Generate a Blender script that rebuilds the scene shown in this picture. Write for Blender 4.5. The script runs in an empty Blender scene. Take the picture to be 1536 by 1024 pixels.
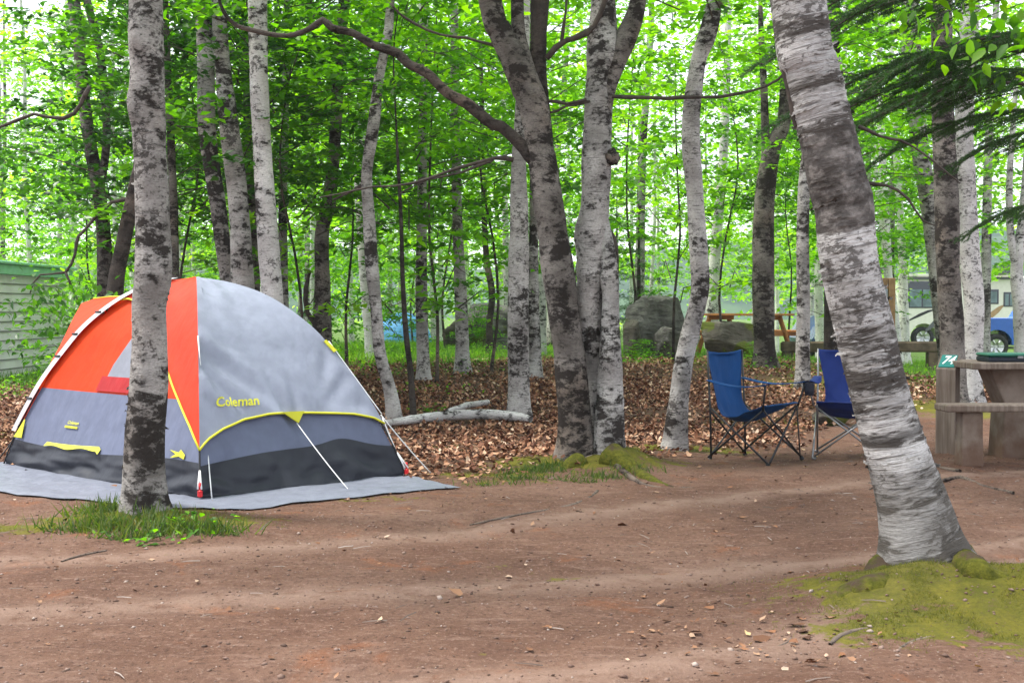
import bpy, math, random, time
import numpy as np
from mathutils import Vector, noise as mn
T0 = time.time()
random.seed(7); RS = np.random.RandomState(7)
scene = bpy.context.scene
C = scene.collection
R = math.radians

# ------------------------------------------------------------------ camera
CAMH, FPX, PITCH = 1.23, 1900.0, math.atan(47 / 1900)
cam_d = bpy.data.cameras.new('camera'); cam = bpy.data.objects.new('camera', cam_d); C.objects.link(cam)
cam.location = (0, 0, CAMH); cam.rotation_euler = (math.pi / 2 - PITCH, 0, 0)
cam_d.sensor_width = 36; cam_d.lens = FPX / 1536 * 36; cam_d.clip_end = 3000; cam_d.clip_start = 0.05
scene.camera = cam
cp, sp = math.cos(PITCH), math.sin(PITCH)

def at(px, py, Y):
    """the point at distance Y in front of the camera seen at this place of the photograph"""
    u = (px - 768) / FPX; v = (512 - py) / FPX
    d = Vector((u, cp + v * sp, -sp + v * cp))
    k = Y / d.y
    return Vector((d.x * k, Y, CAMH + d.z * k))

# ------------------------------------------------------------------ terrain
def sstep(a, b, x):
    t = np.clip((x - a) / (b - a), 0, 1)
    return t * t * (3 - 2 * t)

MOUNDS = [  # x, y, height, radius x, radius y
    (1.92, 5.42, 0.12, 0.60, 0.42), (2.6, 5.3, 0.10, 0.6, 0.35), (1.62, 5.3, 0.05, 0.35, 0.22),
    (0.65, 10.05, 0.07, 0.75, 0.45), (0.88, 9.95, .08, .22, .20), (-2.15, 7.5, 0.06, 0.55, 0.35), (1.35, 11.0, 0.05, 0.5, 0.3),
]
def hz(x, y):
    x = np.asarray(x, float); y = np.asarray(y, float)
    rise = 0.36 * sstep(11.0, 20.0, y) * (1 - 0.85 * sstep(-3.0, -7.0, x)) * (1 - 0.9 * sstep(4.0, 8.0, x))
    fall = -0.30 * sstep(26, 46, y)
    fr = -0.42 * sstep(24, 40, y) * sstep(4, 10, x)
    h = rise + fall * (1 - sstep(4, 10, x)) + fr
    for mx, my, mh, rx, ry in MOUNDS:
        h = h + mh * np.exp(-(((x - mx) / rx) ** 2 + ((y - my) / ry) ** 2))
    h = h + 0.012 * np.sin(x * 1.7 + y * 0.6) * np.sin(y * 1.3 - x * 0.4) * sstep(1, 5, y)
    h = h + 0.05 * np.sin(x * 0.35 + 1) * np.sin(y * 0.3 + 2) * sstep(13, 22, y)
    return h
def H(x, y): return float(hz(x, y))

def G(px, py):
    """where the ray through this place of the photograph meets the ground"""
    lo, hi = 2.0, 90.0
    Y = lo
    while Y < hi:
        p = at(px, py, Y)
        if p.z < H(p.x, p.y): break
        Y *= 1.01
    for _ in range(12):
        pass
    a, b = Y / 1.01, Y
    for _ in range(20):
        m = (a + b) / 2; p = at(px, py, m)
        if p.z < H(p.x, p.y): b = m
        else: a = m
    p = at(px, py, b); return Vector((p.x, p.y, H(p.x, p.y)))

# ------------------------------------------------------------------ mesh helpers
def link(name, me, parent=None, loc=(0, 0, 0)):
    o = bpy.data.objects.new(name, me); C.objects.link(o); o.location = loc
    if parent: o.parent = parent
    return o

def mesh_np(name, V, F, mats, mi=None, smooth=False, attr=None):
    """V (n,3) array, F (m,k) index array with k fixed"""
    me = bpy.data.meshes.new(name)
    V = np.asarray(V, np.float32); F = np.asarray(F, np.int32)
    m, k = F.shape
    me.vertices.add(len(V)); me.vertices.foreach_set('co', V.ravel())
    me.loops.add(m * k); me.loops.foreach_set('vertex_index', F.ravel())
    me.polygons.add(m)
    me.polygons.foreach_set('loop_start', np.arange(0, m * k, k, dtype=np.int32))
    me.polygons.foreach_set('loop_total', np.full(m, k, dtype=np.int32))
    if smooth: me.polygons.foreach_set('use_smooth', np.ones(m, dtype=bool))
    for x in (mats if isinstance(mats, (list, tuple)) else [mats]): me.materials.append(x)
    if mi is not None: me.polygons.foreach_set('material_index', np.asarray(mi, np.int32))
    me.update(calc_edges=True)
    if attr is not None:
        for an, (dom, vals) in attr.items():
            a = me.attributes.new(an, 'FLOAT', dom); a.data.foreach_set('value', np.asarray(vals, np.float32))
    me.validate()
    return me

class MB:
    """collects pieces of ONE part and links them as one mesh"""
    def __init__(s): s.v = []; s.f = []; s.sm = []; s.mi = []
    def add(s, V, F, smooth=False, mi=0):
        o = len(s.v); s.v += [tuple(map(float, p)) for p in V]
        for f in F: s.f.append(tuple(int(i) + o for i in f)); s.sm.append(smooth); s.mi.append(mi)
        return s
    def box(s, c, size, rot=0.0, bev=0.0, tilt=None, mi=0):
        cx, cy, cz = c; a, b, h = size[0] / 2, size[1] / 2, size[2] / 2
        e = min(bev, a * .9, b * .9, h * .9)
        P = []
        if e > 0:
            rings = [(-h, e), (-h + e, 0), (h - e, 0), (h, e)]
            for z, ins in rings:
                A, B = a - ins, b - ins
                A2, B2 = max(A - e, .3 * A), max(B - e, .3 * B)
                P += [(A, -B2, z), (A, B2, z), (A2, B, z), (-A2, B, z), (-A, B2, z), (-A, -B2, z), (-A2, -B, z), (A2, -B, z)]
            F = [tuple(range(7, -1, -1)), tuple(range(24, 32))]
            for r in range(3):
                for i in range(8):
                    j = (i + 1) % 8; F.append((r * 8 + i, r * 8 + j, r * 8 + 8 + j, r * 8 + 8 + i))
        else:
            P = [(sx * a, sy * b, sz * h) for sz in (-1, 1) for sx, sy in ((-1, -1), (1, -1), (1, 1), (-1, 1))]
            F = [(3, 2, 1, 0), (4, 5, 6, 7)] + [(i, (i + 1) % 4, 4 + (i + 1) % 4, 4 + i) for i in range(4)]
        ca, sa = math.cos(rot), math.sin(rot)
        Q = []
        for x, y, z in P:
            if tilt: x, z = x * math.cos(tilt) + z * math.sin(tilt), -x * math.sin(tilt) + z * math.cos(tilt)
            Q.append((cx + x * ca - y * sa, cy + x * sa + y * ca, cz + z))
        return s.add(Q, F, False, mi)
    def tube(s, pts, rad, n=8, mi=0):
        V, F = tube(pts, rad, n); return s.add(V, F, True, mi)
    def build(s, name, mat, parent=None, loc=None):
        me = bpy.data.meshes.new(name)
        L = Vector(loc) if loc is not None else (parent.matrix_world_loc if False else Vector((0, 0, 0)))
        if parent is not None and loc is None: L = Vector(world_loc(parent))
        me.from_pydata([(p[0] - L.x, p[1] - L.y, p[2] - L.z) for p in s.v], [], s.f)
        for m in (mat if isinstance(mat, (list, tuple)) else [mat]): me.materials.append(m)
        me.polygons.foreach_set('use_smooth', s.sm); me.polygons.foreach_set('material_index', s.mi)
        me.update(); me.validate()
        return link(name, me, parent, (0, 0, 0) if parent is not None else L)

def world_loc(o):
    l = Vector((0, 0, 0))
    while o: l += o.location; o = o.parent
    return l

def tube(pts, rad, n=8, cap=True):
    P = [Vector(p) for p in pts]; m = len(P)
    if not hasattr(rad, '__len__'): rad = [rad] * m
    tang = [(P[min(i + 1, m - 1)] - P[max(i - 1, 0)]).normalized() for i in range(m)]
    t = tang[0]; a = Vector((1, 0, 0)) if abs(t.x) < .8 else Vector((0, 1, 0))
    u = (a - t * a.dot(t)).normalized()
    V = []
    for i in range(m):
        t = tang[i]; u = (u - t * u.dot(t)).normalized(); w = t.cross(u)
        for k in range(n):
            an = 2 * math.pi * k / n
            V.append(P[i] + (u * math.cos(an) + w * math.sin(an)) * rad[i])
    F = [(i * n + k, i * n + (k + 1) % n, (i + 1) * n + (k + 1) % n, (i + 1) * n + k) for i in range(m - 1) for k in range(n)]
    if cap: F += [tuple(range(n - 1, -1, -1)), tuple((m - 1) * n + k for k in range(n))]
    return V, F

def spline(pts, step):
    """Catmull-Rom resampling of rows (x,y,z,r...)"""
    A = np.array(pts, float)
    if len(A) == 2: A = np.array([A[0], (A[0] + A[1]) / 2, A[1]])
    A = np.vstack([2 * A[0] - A[1], A, 2 * A[-1] - A[-2]])
    out = []
    for i in range(1, len(A) - 2):
        L = np.linalg.norm(A[i + 1][:3] - A[i][:3]); n = max(2, int(L / step))
        for k in range(n):
            t = k / n
            out.append(.5 * (2 * A[i] + (A[i + 1] - A[i - 1]) * t + (2 * A[i - 1] - 5 * A[i] + 4 * A[i + 1] - A[i + 2]) * t * t
                             + (3 * A[i] - A[i - 1] - 3 * A[i + 1] + A[i + 2]) * t ** 3))
    out.append(A[-2]); return np.array(out)

def tag(o, label=None, cat=None, group=None, kind=None):
    if label: o['label'] = label
    if cat: o['category'] = cat
    if group: o['group'] = group
    if kind: o['kind'] = kind
    return o
def empty(name, loc, label, cat, group=None):
    o = bpy.data.objects.new(name, None); C.objects.link(o); o.location = loc
    o.empty_display_size = .2
    return tag(o, label, cat, group)

# ------------------------------------------------------------------ materials
def lin(r, g, b):
    f = lambda c: (c / 255 / 12.92) if c / 255 <= .04045 else ((c / 255 + .055) / 1.055) ** 2.4
    return (f(r), f(g), f(b))
class NT:
    def __init__(s, name):
        s.m = bpy.data.materials.new(name); s.m.use_nodes = True; s.t = s.m.node_tree; s.t.nodes.clear()
        s.out = s.n('ShaderNodeOutputMaterial')
    def n(s, k, **kw):
        x = s.t.nodes.new(k)
        for a, b in kw.items(): setattr(x, a, b)
        return x
    def l(s, a, b): s.t.links.new(a, b)
    def set(s, sock, v):
        if isinstance(v, bpy.types.NodeSocket): s.l(v, sock)
        elif isinstance(v, (tuple, list)) and len(v) == 3 and sock.type == 'RGBA': sock.default_value = (*v, 1)
        else: sock.default_value = v
    def pos(s): return s.n('ShaderNodeNewGeometry').outputs['Position']
    def obj(s): return s.n('ShaderNodeTexCoord').outputs['Object']
    def attr(s, name): return s.n('ShaderNodeAttribute', attribute_name=name).outputs['Fac']
    def scale(s, v, sc):
        x = s.n('ShaderNodeVectorMath', operation='MULTIPLY'); s.l(v, x.inputs[0]); x.inputs[1].default_value = sc; return x.outputs[0]
    def noise(s, v, scale=5., detail=4., rough=.55, dist=0.):
        x = s.n('ShaderNodeTexNoise'); s.l(v, x.inputs['Vector']); x.inputs['Scale'].default_value = scale
        x.inputs['Detail'].default_value = detail; x.inputs['Roughness'].default_value = rough; x.inputs['Distortion'].default_value = dist
        return x.outputs['Fac']
    def math(s, op, a, b=0., c=0., clamp=False):
        x = s.n('ShaderNodeMath', operation=op, use_clamp=clamp); s.set(x.inputs[0], a); s.set(x.inputs[1], b); s.set(x.inputs[2], c); return x.outputs[0]
    def ramp(s, v, a, b, lo=0., hi=1.):
        x = s.n('ShaderNodeMapRange', interpolation_type='SMOOTHSTEP'); s.set(x.inputs['Value'], v)
        x.inputs['From Min'].default_value = a; x.inputs['From Max'].default_value = b
        x.inputs['To Min'].default_value = lo; x.inputs['To Max'].default_value = hi; return x.outputs[0]
    def mix(s, f, a, b, mode='MIX'):
        x = s.n('ShaderNodeMix', data_type='RGBA', blend_type=mode); s.set(x.inputs[0], f); s.set(x.inputs[6], a); s.set(x.inputs[7], b); return x.outputs[2]
    def cramp(s, v, stops):
        x = s.n('ShaderNodeValToRGB'); s.l(v, x.inputs[0]); e = x.color_ramp.elements
        e[0].position, e[0].color = stops[0][0], (*stops[0][1], 1)
        e[1].position, e[1].color = stops[-1][0], (*stops[-1][1], 1)
        for p, c in stops[1:-1]:
            q = e.new(p); q.color = (*c, 1)
        return x.outputs[0]
    def bump(s, h, strength=.3, dist=.02):
        x = s.n('ShaderNodeBump'); s.l(h, x.inputs['Height']); x.inputs['Strength'].default_value = strength; x.inputs['Distance'].default_value = dist; return x.outputs[0]
    def bsdf(s, col, rough=.8, bump=None, metal=0., spec=.3, **kw):
        b = s.n('ShaderNodeBsdfPrincipled'); s.set(b.inputs['Base Color'], col); s.set(b.inputs['Roughness'], rough)
        b.inputs['Metallic'].default_value = metal; b.inputs['Specular IOR Level'].default_value = spec
        if bump is not None: s.l(bump, b.inputs['Normal'])
        for k, v in kw.items(): s.set(b.inputs[k.replace('_', ' ')], v)
        return b.outputs[0]
    def done(s, sh): s.l(sh, s.out.inputs['Surface']); return s.m

def bark(name, light=(.50, .485, .475), grey=(.27, .255, .245), dark=(.022, .017, .015), patch=.60, len_amt=.7, sc=1., warm=.25, axis=None):
    t = NT(name); p = t.pos()
    if axis is not None:      # bands run across a leaning stem
        ax = Vector(axis).normalized()
        mp = t.n('ShaderNodeMapping'); mp.vector_type = 'POINT'; mp.inputs['Rotation'].default_value = (0, axis_angle(ax), 0)
        t.l(p, mp.inputs['Vector']); p = mp.outputs[0]
    n1 = t.noise(t.scale(p, (sc * 2.2, sc * 2.2, sc * 3.)), 1, 5, .6)
    col = t.mix(t.ramp(n1, .32, .68), light, grey)
    nw = t.noise(t.scale(p, (sc * 1.3, sc * 1.3, sc * 1.7)), 1, 3)
    col = t.mix(t.ramp(nw, .5, .7, 0, warm), col, (.26, .19, .15))
    n4 = t.noise(t.scale(p, (sc * 60, sc * 60, sc * 90)), 1, 4, .65)
    col = t.mix(t.ramp(n4, .3, .75, 0, .45), col, tuple(x * .45 for x in grey))
    n2 = t.noise(t.scale(p, (sc * 8, sc * 8, sc * 15)), 1, 8, .74, .25)
    nb = t.noise(t.scale(p, (sc * 2.2, sc * 2.2, sc * 2.4)), 1, 3)
    pm = t.math('ADD', n2, t.math('MULTIPLY', t.math('SUBTRACT', nb, .5), .75))
    m2 = t.ramp(pm, patch, patch + .06)
    halo = t.ramp(pm, patch - .09, patch + .02)
    col = t.mix(t.math('MULTIPLY', halo, .5), col, tuple(x * .5 for x in grey))
    col = t.mix(t.math('MULTIPLY', m2, .93), col, dark)
    n7 = t.noise(t.scale(p, (sc * 24, sc * 24, sc * 34)), 1, 5, .7, .2); nc = t.noise(t.scale(p, (sc * 4, sc * 4, sc * 5)), 1, 2)
    col = t.mix(t.ramp(t.math('ADD', n7, t.math('MULTIPLY', t.math('SUBTRACT', nc, .5), .6)), .56, .64, 0, .75), col, dark)
    n3 = t.noise(t.scale(p, (sc * 11, sc * 11, sc * 130)), 1, 3, .55, .3)
    m3 = t.ramp(n3, .59, .67, 0, len_amt)
    col = t.mix(m3, col, dark)
    hgt = t.math('ADD', t.math('MULTIPLY', m2, -.5), t.math('ADD', t.math('MULTIPLY', n4, .7), t.math('MULTIPLY', n2, 1.)))
    return t.done(t.bsdf(col, .85, t.bump(hgt, .75, .02 / sc), spec=.12))
def axis_angle(ax): return -math.atan2(ax.x, ax.z)

def plain(name, col, rough=.6, metal=0., var=.12, sc=8., bump=.1, bd=.004, spec=.3):
    t = NT(name); p = t.obj()
    n = t.noise(p, sc, 5, .6); n2 = t.noise(p, sc * 9, 3)
    c = t.mix(t.ramp(n, .3, .7, 0, 1), tuple(x * (1 - var) for x in col), tuple(min(1, x * (1 + var)) for x in col))
    return t.done(t.bsdf(c, t.ramp(n2, .2, .8, rough * .85, min(1, rough * 1.15)), t.bump(t.math('ADD', n, n2), bump, bd), metal, spec))

def foliage(name, c0, c1, c2, trans=.55, rough=.5):
    t = NT(name); r = t.attr('rnd'); n = t.noise(t.pos(), .45, 3)
    f = t.math('ADD', t.math('MULTIPLY', r, .8), t.math('MULTIPLY', t.math('SUBTRACT', n, .42), 1.5), clamp=True)
    col = t.cramp(f, [(0, c0), (.5, c1), (1, c2)])
    d = t.bsdf(col, rough, spec=.35)
    tr = t.n('ShaderNodeBsdfTranslucent')
    tc = t.mix(1.0, col, (1.0, 1.0, .45), 'MULTIPLY'); hs = t.n('ShaderNodeHueSaturation'); t.l(tc, hs.inputs['Color']); hs.inputs['Value'].default_value = 2.2; hs.inputs['Saturation'].default_value = 1.05
    t.l(hs.outputs[0], tr.inputs['Color'])
    mx = t.n('ShaderNodeMixShader'); mx.inputs[0].default_value = trans; t.l(d, mx.inputs[1]); t.l(tr.outputs[0], mx.inputs[2])
    return t.done(mx.outputs[0])

M = {}
M['birch'] = bark('birch_bark', light=(.54, .51, .49), grey=(.24, .22, .21), patch=.54)
M['birch_front'] = bark('birch_bark_front', light=(.43, .405, .385), grey=(.20, .18, .168), patch=.54, sc=1.0, len_amt=.5)
M['birch_pale'] = bark('birch_bark_pale', light=(.72, .69, .675), grey=(.46, .43, .42), patch=.60, len_amt=.6, warm=.12)
M['birch_white'] = bark('birch_bark_white', light=(.80, .77, .76), grey=(.62, .59, .58), patch=.66, len_amt=.4, warm=.05)
M['birch_dark'] = bark('birch_bark_dark', light=(.27, .24, .22), grey=(.105, .09, .08), patch=.53, sc=1.3, warm=.5)
M['bark_brown'] = bark('brown_bark', light=(.095, .076, .066), grey=(.042, .034, .030), patch=.56, len_amt=.3, warm=.7)
M['twig'] = plain('twig_bark', (.055, .042, .035), .9, var=.4, sc=20)
M['leaf'] = foliage('leaf_green', (.022, .080, .009), (.075, .205, .016), (.19, .37, .035), trans=.58)
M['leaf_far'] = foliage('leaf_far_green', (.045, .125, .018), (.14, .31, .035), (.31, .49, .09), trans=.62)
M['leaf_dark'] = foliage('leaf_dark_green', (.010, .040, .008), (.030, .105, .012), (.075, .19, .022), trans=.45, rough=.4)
M['needle'] = foliage('spruce_needles', (.014, .045, .016), (.028, .08, .022), (.055, .125, .03), trans=.25)
M['grass'] = foliage('grass_blades', (.05, .13, .02), (.10, .22, .03), (.19, .30, .06), trans=.5)
M['tuft'] = foliage('tuft_blades', (.024, .05, .012), (.055, .10, .018), (.13, .15, .045), trans=.4)
M['mossb'] = foliage('moss_blades', (.045, .055, .006), (.10, .108, .010), (.17, .165, .022), trans=.25)

def mat_big():
    """leaning birch: ragged pale and dark bands, one long dark stretch"""
    t = NT('birch_bark_leaning'); p = t.pos()
    ax = Vector((-.23, 0, .973)); mp = t.n('ShaderNodeMapping'); mp.inputs['Rotation'].default_value = (0, axis_angle(ax), 0)
    t.l(p, mp.inputs['Vector']); q = mp.outputs[0]
    sepn = t.n('ShaderNodeSeparateXYZ'); t.l(q, sepn.inputs[0]); z = sepn.outputs[2]
    wob = t.noise(t.scale(q, (4, 4, 3)), 1, 3)
    zz = t.math('ADD', z, t.math('MULTIPLY', t.math('SUBTRACT', wob, .5), .14))
    n1 = t.noise(t.scale(q, (3, 3, 6)), 1, 4, .6)
    col = t.mix(t.ramp(n1, .35, .62), (.63, .605, .59), (.38, .36, .35))
    # papery strips, wide across and thin along the stem
    n2 = t.noise(t.scale(q, (7, 7, 42)), 1, 8, .72, .7)
    nb = t.noise(t.scale(q, (1.3, 1.3, 7.5)), 1, 3, .6)
    low = t.ramp(zz, 1.5, 1.15)      # more worn below
    pm = t.math('ADD', t.math('MULTIPLY', n2, .9), t.math('ADD', t.math('MULTIPLY', t.math('SUBTRACT', nb, .5), 1.25), t.math('MULTIPLY', low, .04)))
    m2 = t.ramp(pm, .50, .58)
    col = t.mix(t.ramp(pm, .40, .50, 0, .55), col, (.22, .20, .185)); col = t.mix(t.math('MULTIPLY', m2, .92), col, (.050, .040, .034))
    n3 = t.noise(t.scale(q, (5, 5, 110)), 1, 4, .65, .4)
    col = t.mix(t.ramp(n3, .56, .64, 0, .7), col, (.07, .058, .052))
    n7 = t.noise(t.scale(q, (20, 20, 34)), 1, 6, .72, .2); nc = t.noise(t.scale(q, (3, 3, 5)), 1, 3)
    col = t.mix(t.ramp(t.math('ADD', n7, t.math('MULTIPLY', t.math('SUBTRACT', nc, .5), .9)), .54, .62, 0, .8), col, (.055, .045, .04))
    n6 = t.noise(t.scale(q, (9, 9, 60)), 1, 4, .6, .5)
    col = t.mix(t.ramp(n6, .62, .70, 0, .6), col, (.72, .70, .69))
    # the long dark stretch
    s1 = t.math('MULTIPLY', t.ramp(zz, 1.20, 1.215), t.ramp(zz, 1.655, 1.64))
    mo = t.noise(t.scale(q, (14, 14, 18)), 1, 5, .65)
    dk = t.mix(t.ramp(mo, .42, .72), (.040, .032, .028), (.22, .195, .18))
    col = t.mix(t.math('MULTIPLY', s1, .93), col, dk)
    s2 = t.math('MULTIPLY', t.ramp(zz, .245, .26), t.ramp(zz, .30, .285))
    col = t.mix(t.math('MULTIPLY', s2, .75), col, (.05, .042, .038))
    gb = t.math('ADD', z, t.math('MULTIPLY', t.noise(t.scale(q, (6, 6, 2)), 1, 4), -.35)); col = t.mix(t.ramp(gb, .02, -.18, 0, .6), col, (.11, .095, .08))
    n4 = t.noise(t.scale(q, (50, 50, 90)), 1, 3)
    col = t.mix(t.ramp(n4, .35, .75, 0, .3), col, (.10, .09, .08))
    h = t.math('ADD', t.math('MULTIPLY', m2, -.7), t.math('ADD', t.math('MULTIPLY', n4, .5), t.math('MULTIPLY', t.math('ADD', n2, n3), 1.1)))
    h = t.math('MULTIPLY', h, t.math('SUBTRACT', 1., t.math('MULTIPLY', s1, .75))); h = t.math('ADD', h, t.math('MULTIPLY', mo, t.math('MULTIPLY', s1, 1.2)))
    return t.done(t.bsdf(col, .82, t.bump(h, .7, .016), spec=.2))
M['birch_big'] = mat_big()

def mat_mossroot():
    t = NT('mossy_root'); p = t.pos(); n = t.noise(p, 30, 5, .7); n2 = t.noise(p, 5, 4); c = t.mix(t.ramp(n, .3, .7), (.045, .050, .008), (.12, .115, .016)); c = t.mix(t.ramp(t.math('ADD', n2, t.math('MULTIPLY', n, .3)), .66, .80), c, (.06, .04, .028))
    return t.done(t.bsdf(c, .95, t.bump(n, .8, .02), spec=.1))
M['moss_root'] = mat_mossroot()
M['root'] = bark('root_bark', light=(.20, .155, .125), grey=(.12, .09, .075), patch=.6, warm=.4, len_amt=.2, sc=2)
def mat_ground():
    t = NT('ground_soil'); p = t.pos()
    n1 = t.noise(p, .9, 5, .6); n2 = t.noise(p, 7., 6, .7); n3 = t.noise(p, 45., 6, .75); n4 = t.noise(p, 2.2, 5, .65, .5); n5 = t.noise(t.scale(p, (1.2, 5., 1)), 3., 6, .7, .6)
    dirt = t.cramp(n1, [(.3, (.098, .050, .034)), (.5, (.142, .078, .054)), (.7, (.188, .112, .082))])
    dirt = t.mix(t.ramp(n2, .43, .64, 0, .55), dirt, (.095, .050, .036))
    dirt = t.mix(t.ramp(n5, .52, .68, 0, .6), dirt, (.225, .140, .108))
    dirt = t.mix(t.ramp(n4, .57, .68, 0, .6), dirt, (.20, .080, .040))
    dirt = t.mix(t.ramp(n3, .54, .66, 0, .65), dirt, (.27, .18, .14))
    dirt = t.mix(t.ramp(n3, .46, .34, 0, .7), dirt, (.040, .024, .019))
    tr = t.math('MULTIPLY', t.attr('track'), t.ramp(n2, .3, .55))
    dirt = t.mix(t.math('MULTIPLY', tr, .6), dirt, (.29, .195, .152))
    lit = t.mix(t.ramp(n3, .35, .65), (.05, .03, .022), (.16, .095, .065))
    lit = t.mix(t.ramp(n2, .4, .7, 0, .6), lit, (.11, .055, .035))
    e = t.math('MULTIPLY', t.math('SUBTRACT', n2, .5), .9)
    fl = t.ramp(t.math('ADD', t.attr('litter'), e), .4, .6)
    col = t.mix(fl, dirt, lit)
    gr = t.mix(t.ramp(n3, .3, .7), (.05, .10, .018), (.14, .22, .05))
    fg = t.ramp(t.math('ADD', t.attr('grass'), e), .4, .6)
    col = t.mix(fg, col, gr)
    ms = t.mix(t.ramp(n2, .3, .7), (.072, .085, .008), (.165, .150, .018))
    ms = t.mix(t.ramp(n3, .4, .7, 0, .6), ms, (.055, .055, .008))
    fm = t.ramp(t.math('ADD', t.attr('moss'), t.math('MULTIPLY', e, 2.4)), .38, .62)
    col = t.mix(t.math('MULTIPLY', fm, .88), col, ms)
    hh = t.math('ADD', t.math('MULTIPLY', n3, .6), n2)
    return t.done(t.bsdf(col, .93, t.bump(hh, .9, .03), spec=.1))

# ------------------------------------------------------------------ ground
def grid_axis(lo, hi, segs):
    out = [lo]
    for end, st in segs:
        n = max(1, int(round((end - out[-1]) / st)))
        a = out[-1]; out += [a + (end - a) * (i + 1) / n for i in range(n)]
    return np.array(out)
xs = grid_axis(-220, 0, [(-60, 16), (-20, 2.5), (-6.5, .35), (6.5, .05), (20, .35), (60, 2.5), (220, 16)])
ys = grid_axis(-40, 0, [(0, 8), (3, .4), (9, .045), (14, .09), (24, .25), (60, 1.2), (240, 15)])
X, Y = np.meshgrid(xs, ys, indexing='ij')
Z = hz(X, Y)
fine = np.zeros_like(Z)
nx, ny = X.shape
ruts = [[(-3.2, 4.9), (-1.2, 5.35), (1, 6.0), (3, 6.8), (5.5, 8.3)], [(-2.4, 3.6), (-.4, 4.1), (.9, 4.55), (2.3, 5.9), (4.2, 7.2)], [(-2.6, 6.2), (-.8, 6.75), (.8, 7.9), (2.2, 8.9), (4, 9.7)]]
def dist_poly(X, Y, pl):
    d = np.full(X.shape, 1e9)
    for (ax, ay), (bx, by) in zip(pl[:-1], pl[1:]):
        t = np.clip(((X - ax) * (bx - ax) + (Y - ay) * (by - ay)) / ((bx - ax) ** 2 + (by - ay) ** 2), 0, 1)
        d = np.minimum(d, np.hypot(X - ax - t * (bx - ax), Y - ay - t * (by - ay)))
    return d
track = np.zeros_like(Z)
for pl in ruts:
    sm = spline([(a, b, 0) for a, b in pl], .3)[:, :2]
    d = dist_poly(X, Y, [tuple(q) for q in sm])
    track = np.maximum(track, np.exp(-(d / .16) ** 2))
    Z = Z - .014 * np.exp(-((d - .16) / .12) ** 2) + .008 * np.exp(-((d - .4) / .08) ** 2)
near = (np.abs(X) < 7) & (Y > 2.5) & (Y < 14.5)
for i, j in zip(*np.nonzero(near)):
    v = Vector((X[i, j], Y[i, j], 0))
    fine[i, j] = .022 * mn.noise(v * 1.7) + .011 * mn.noise(v * 5.) + .006 * mn.noise(v * 13.)
Z = Z + fine
def litter_edge(x):     # distance at which the bare soil gives way to fallen leaves
    return np.interp(x, [-20, -4, -1.2, -.3, .6, 1.6, 2.6, 3.4, 5, 20], [10.5, 10.5, 9.7, 9.5, 10.2, 11.0, 11.8, 13.6, 15.0, 17])
litter = sstep(-.35, .35, Y - litter_edge(X))
grass_l = sstep(18.5, 21, Y) * (1 - sstep(-1.5, .8, X))
grass_r = sstep(21.5, 24, Y) * sstep(-1.5, .8, X) * .8
grassm = np.clip(grass_l + grass_r, 0, 1)
def blobs(X, Y, L):
    m = np.zeros(X.shape)
    for x, y, rx, ry, a in L: m = np.maximum(m, a * np.exp(-(((X - x) / rx) ** 2 + ((Y - y) / ry) ** 2)))
    return m
MOSS = [(1.95, 5.35, .72, .42, 1.25), (1.55, 4.85, .42, .28, 1.0), (2.05, 4.8, .5, .33, 1.05), (2.5, 4.75, .5, .3, .9), (2.6, 5.25, .7, .5, 1.2), (1.55, 5.2, .35, .25, .9), (2.3, 4.85, .55, .3, .6), (.55, 9.95, .75, .4, 1.2), (-.15, 9.4, .5, .25, .8), (.0, 9.0, .5, .2, .45),
        (-2.2, 7.3, .6, .3, 1.0), (-2.9, 7.1, .5, .2, .9), (-1.7, 7.25, .4, .2, .75), (1.5, 11.0, .6, .28, 1.1), (-1.05, 8.25, .5, .15, .5), (.15, 5.9, .5, .18, .32),
        (2.6, 13.3, 1., .6, .6), (5.3, 14.5, 1.6, 1., .9), (4.4, 16.5, 1.6, 1.2, .9), (6, 19, 3, 2, .9), (.3, 14, .5, .5, .4), (-.6, 11.4, .5, .3, .45), (-4.3, 12, 1., .8, .7), (3.8, 21, 3, 2, .7)]
moss = blobs(X, Y, MOSS)
V = np.stack([X, Y, Z], -1).reshape(-1, 3)
idx = np.arange(nx * ny).reshape(nx, ny)
F = np.stack([idx[:-1, :-1], idx[1:, :-1], idx[1:, 1:], idx[:-1, 1:]], -1).reshape(-1, 4)
me = mesh_np('ground', V, F, mat_ground(), smooth=True, attr={'track': ('POINT', track.ravel()), 'litter': ('POINT', litter.ravel()), 'grass': ('POINT', grassm.ravel()), 'moss': ('POINT', moss.ravel())})
tag(link('ground', me), kind='structure')
def surf(x, y):     # height with the fine relief, arrays
    i = np.clip(np.searchsorted(xs, x) - 1, 0, nx - 2); j = np.clip(np.searchsorted(ys, y) - 1, 0, ny - 2)
    fx = (x - xs[i]) / (xs[i + 1] - xs[i]); fy = (y - ys[j]) / (ys[j + 1] - ys[j])
    return Z[i, j] * (1 - fx) * (1 - fy) + Z[i + 1, j] * fx * (1 - fy) + Z[i, j + 1] * (1 - fx) * fy + Z[i + 1, j + 1] * fx * fy
def S(x, y): return float(surf(np.array([x]), np.array([y]))[0])

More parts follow.
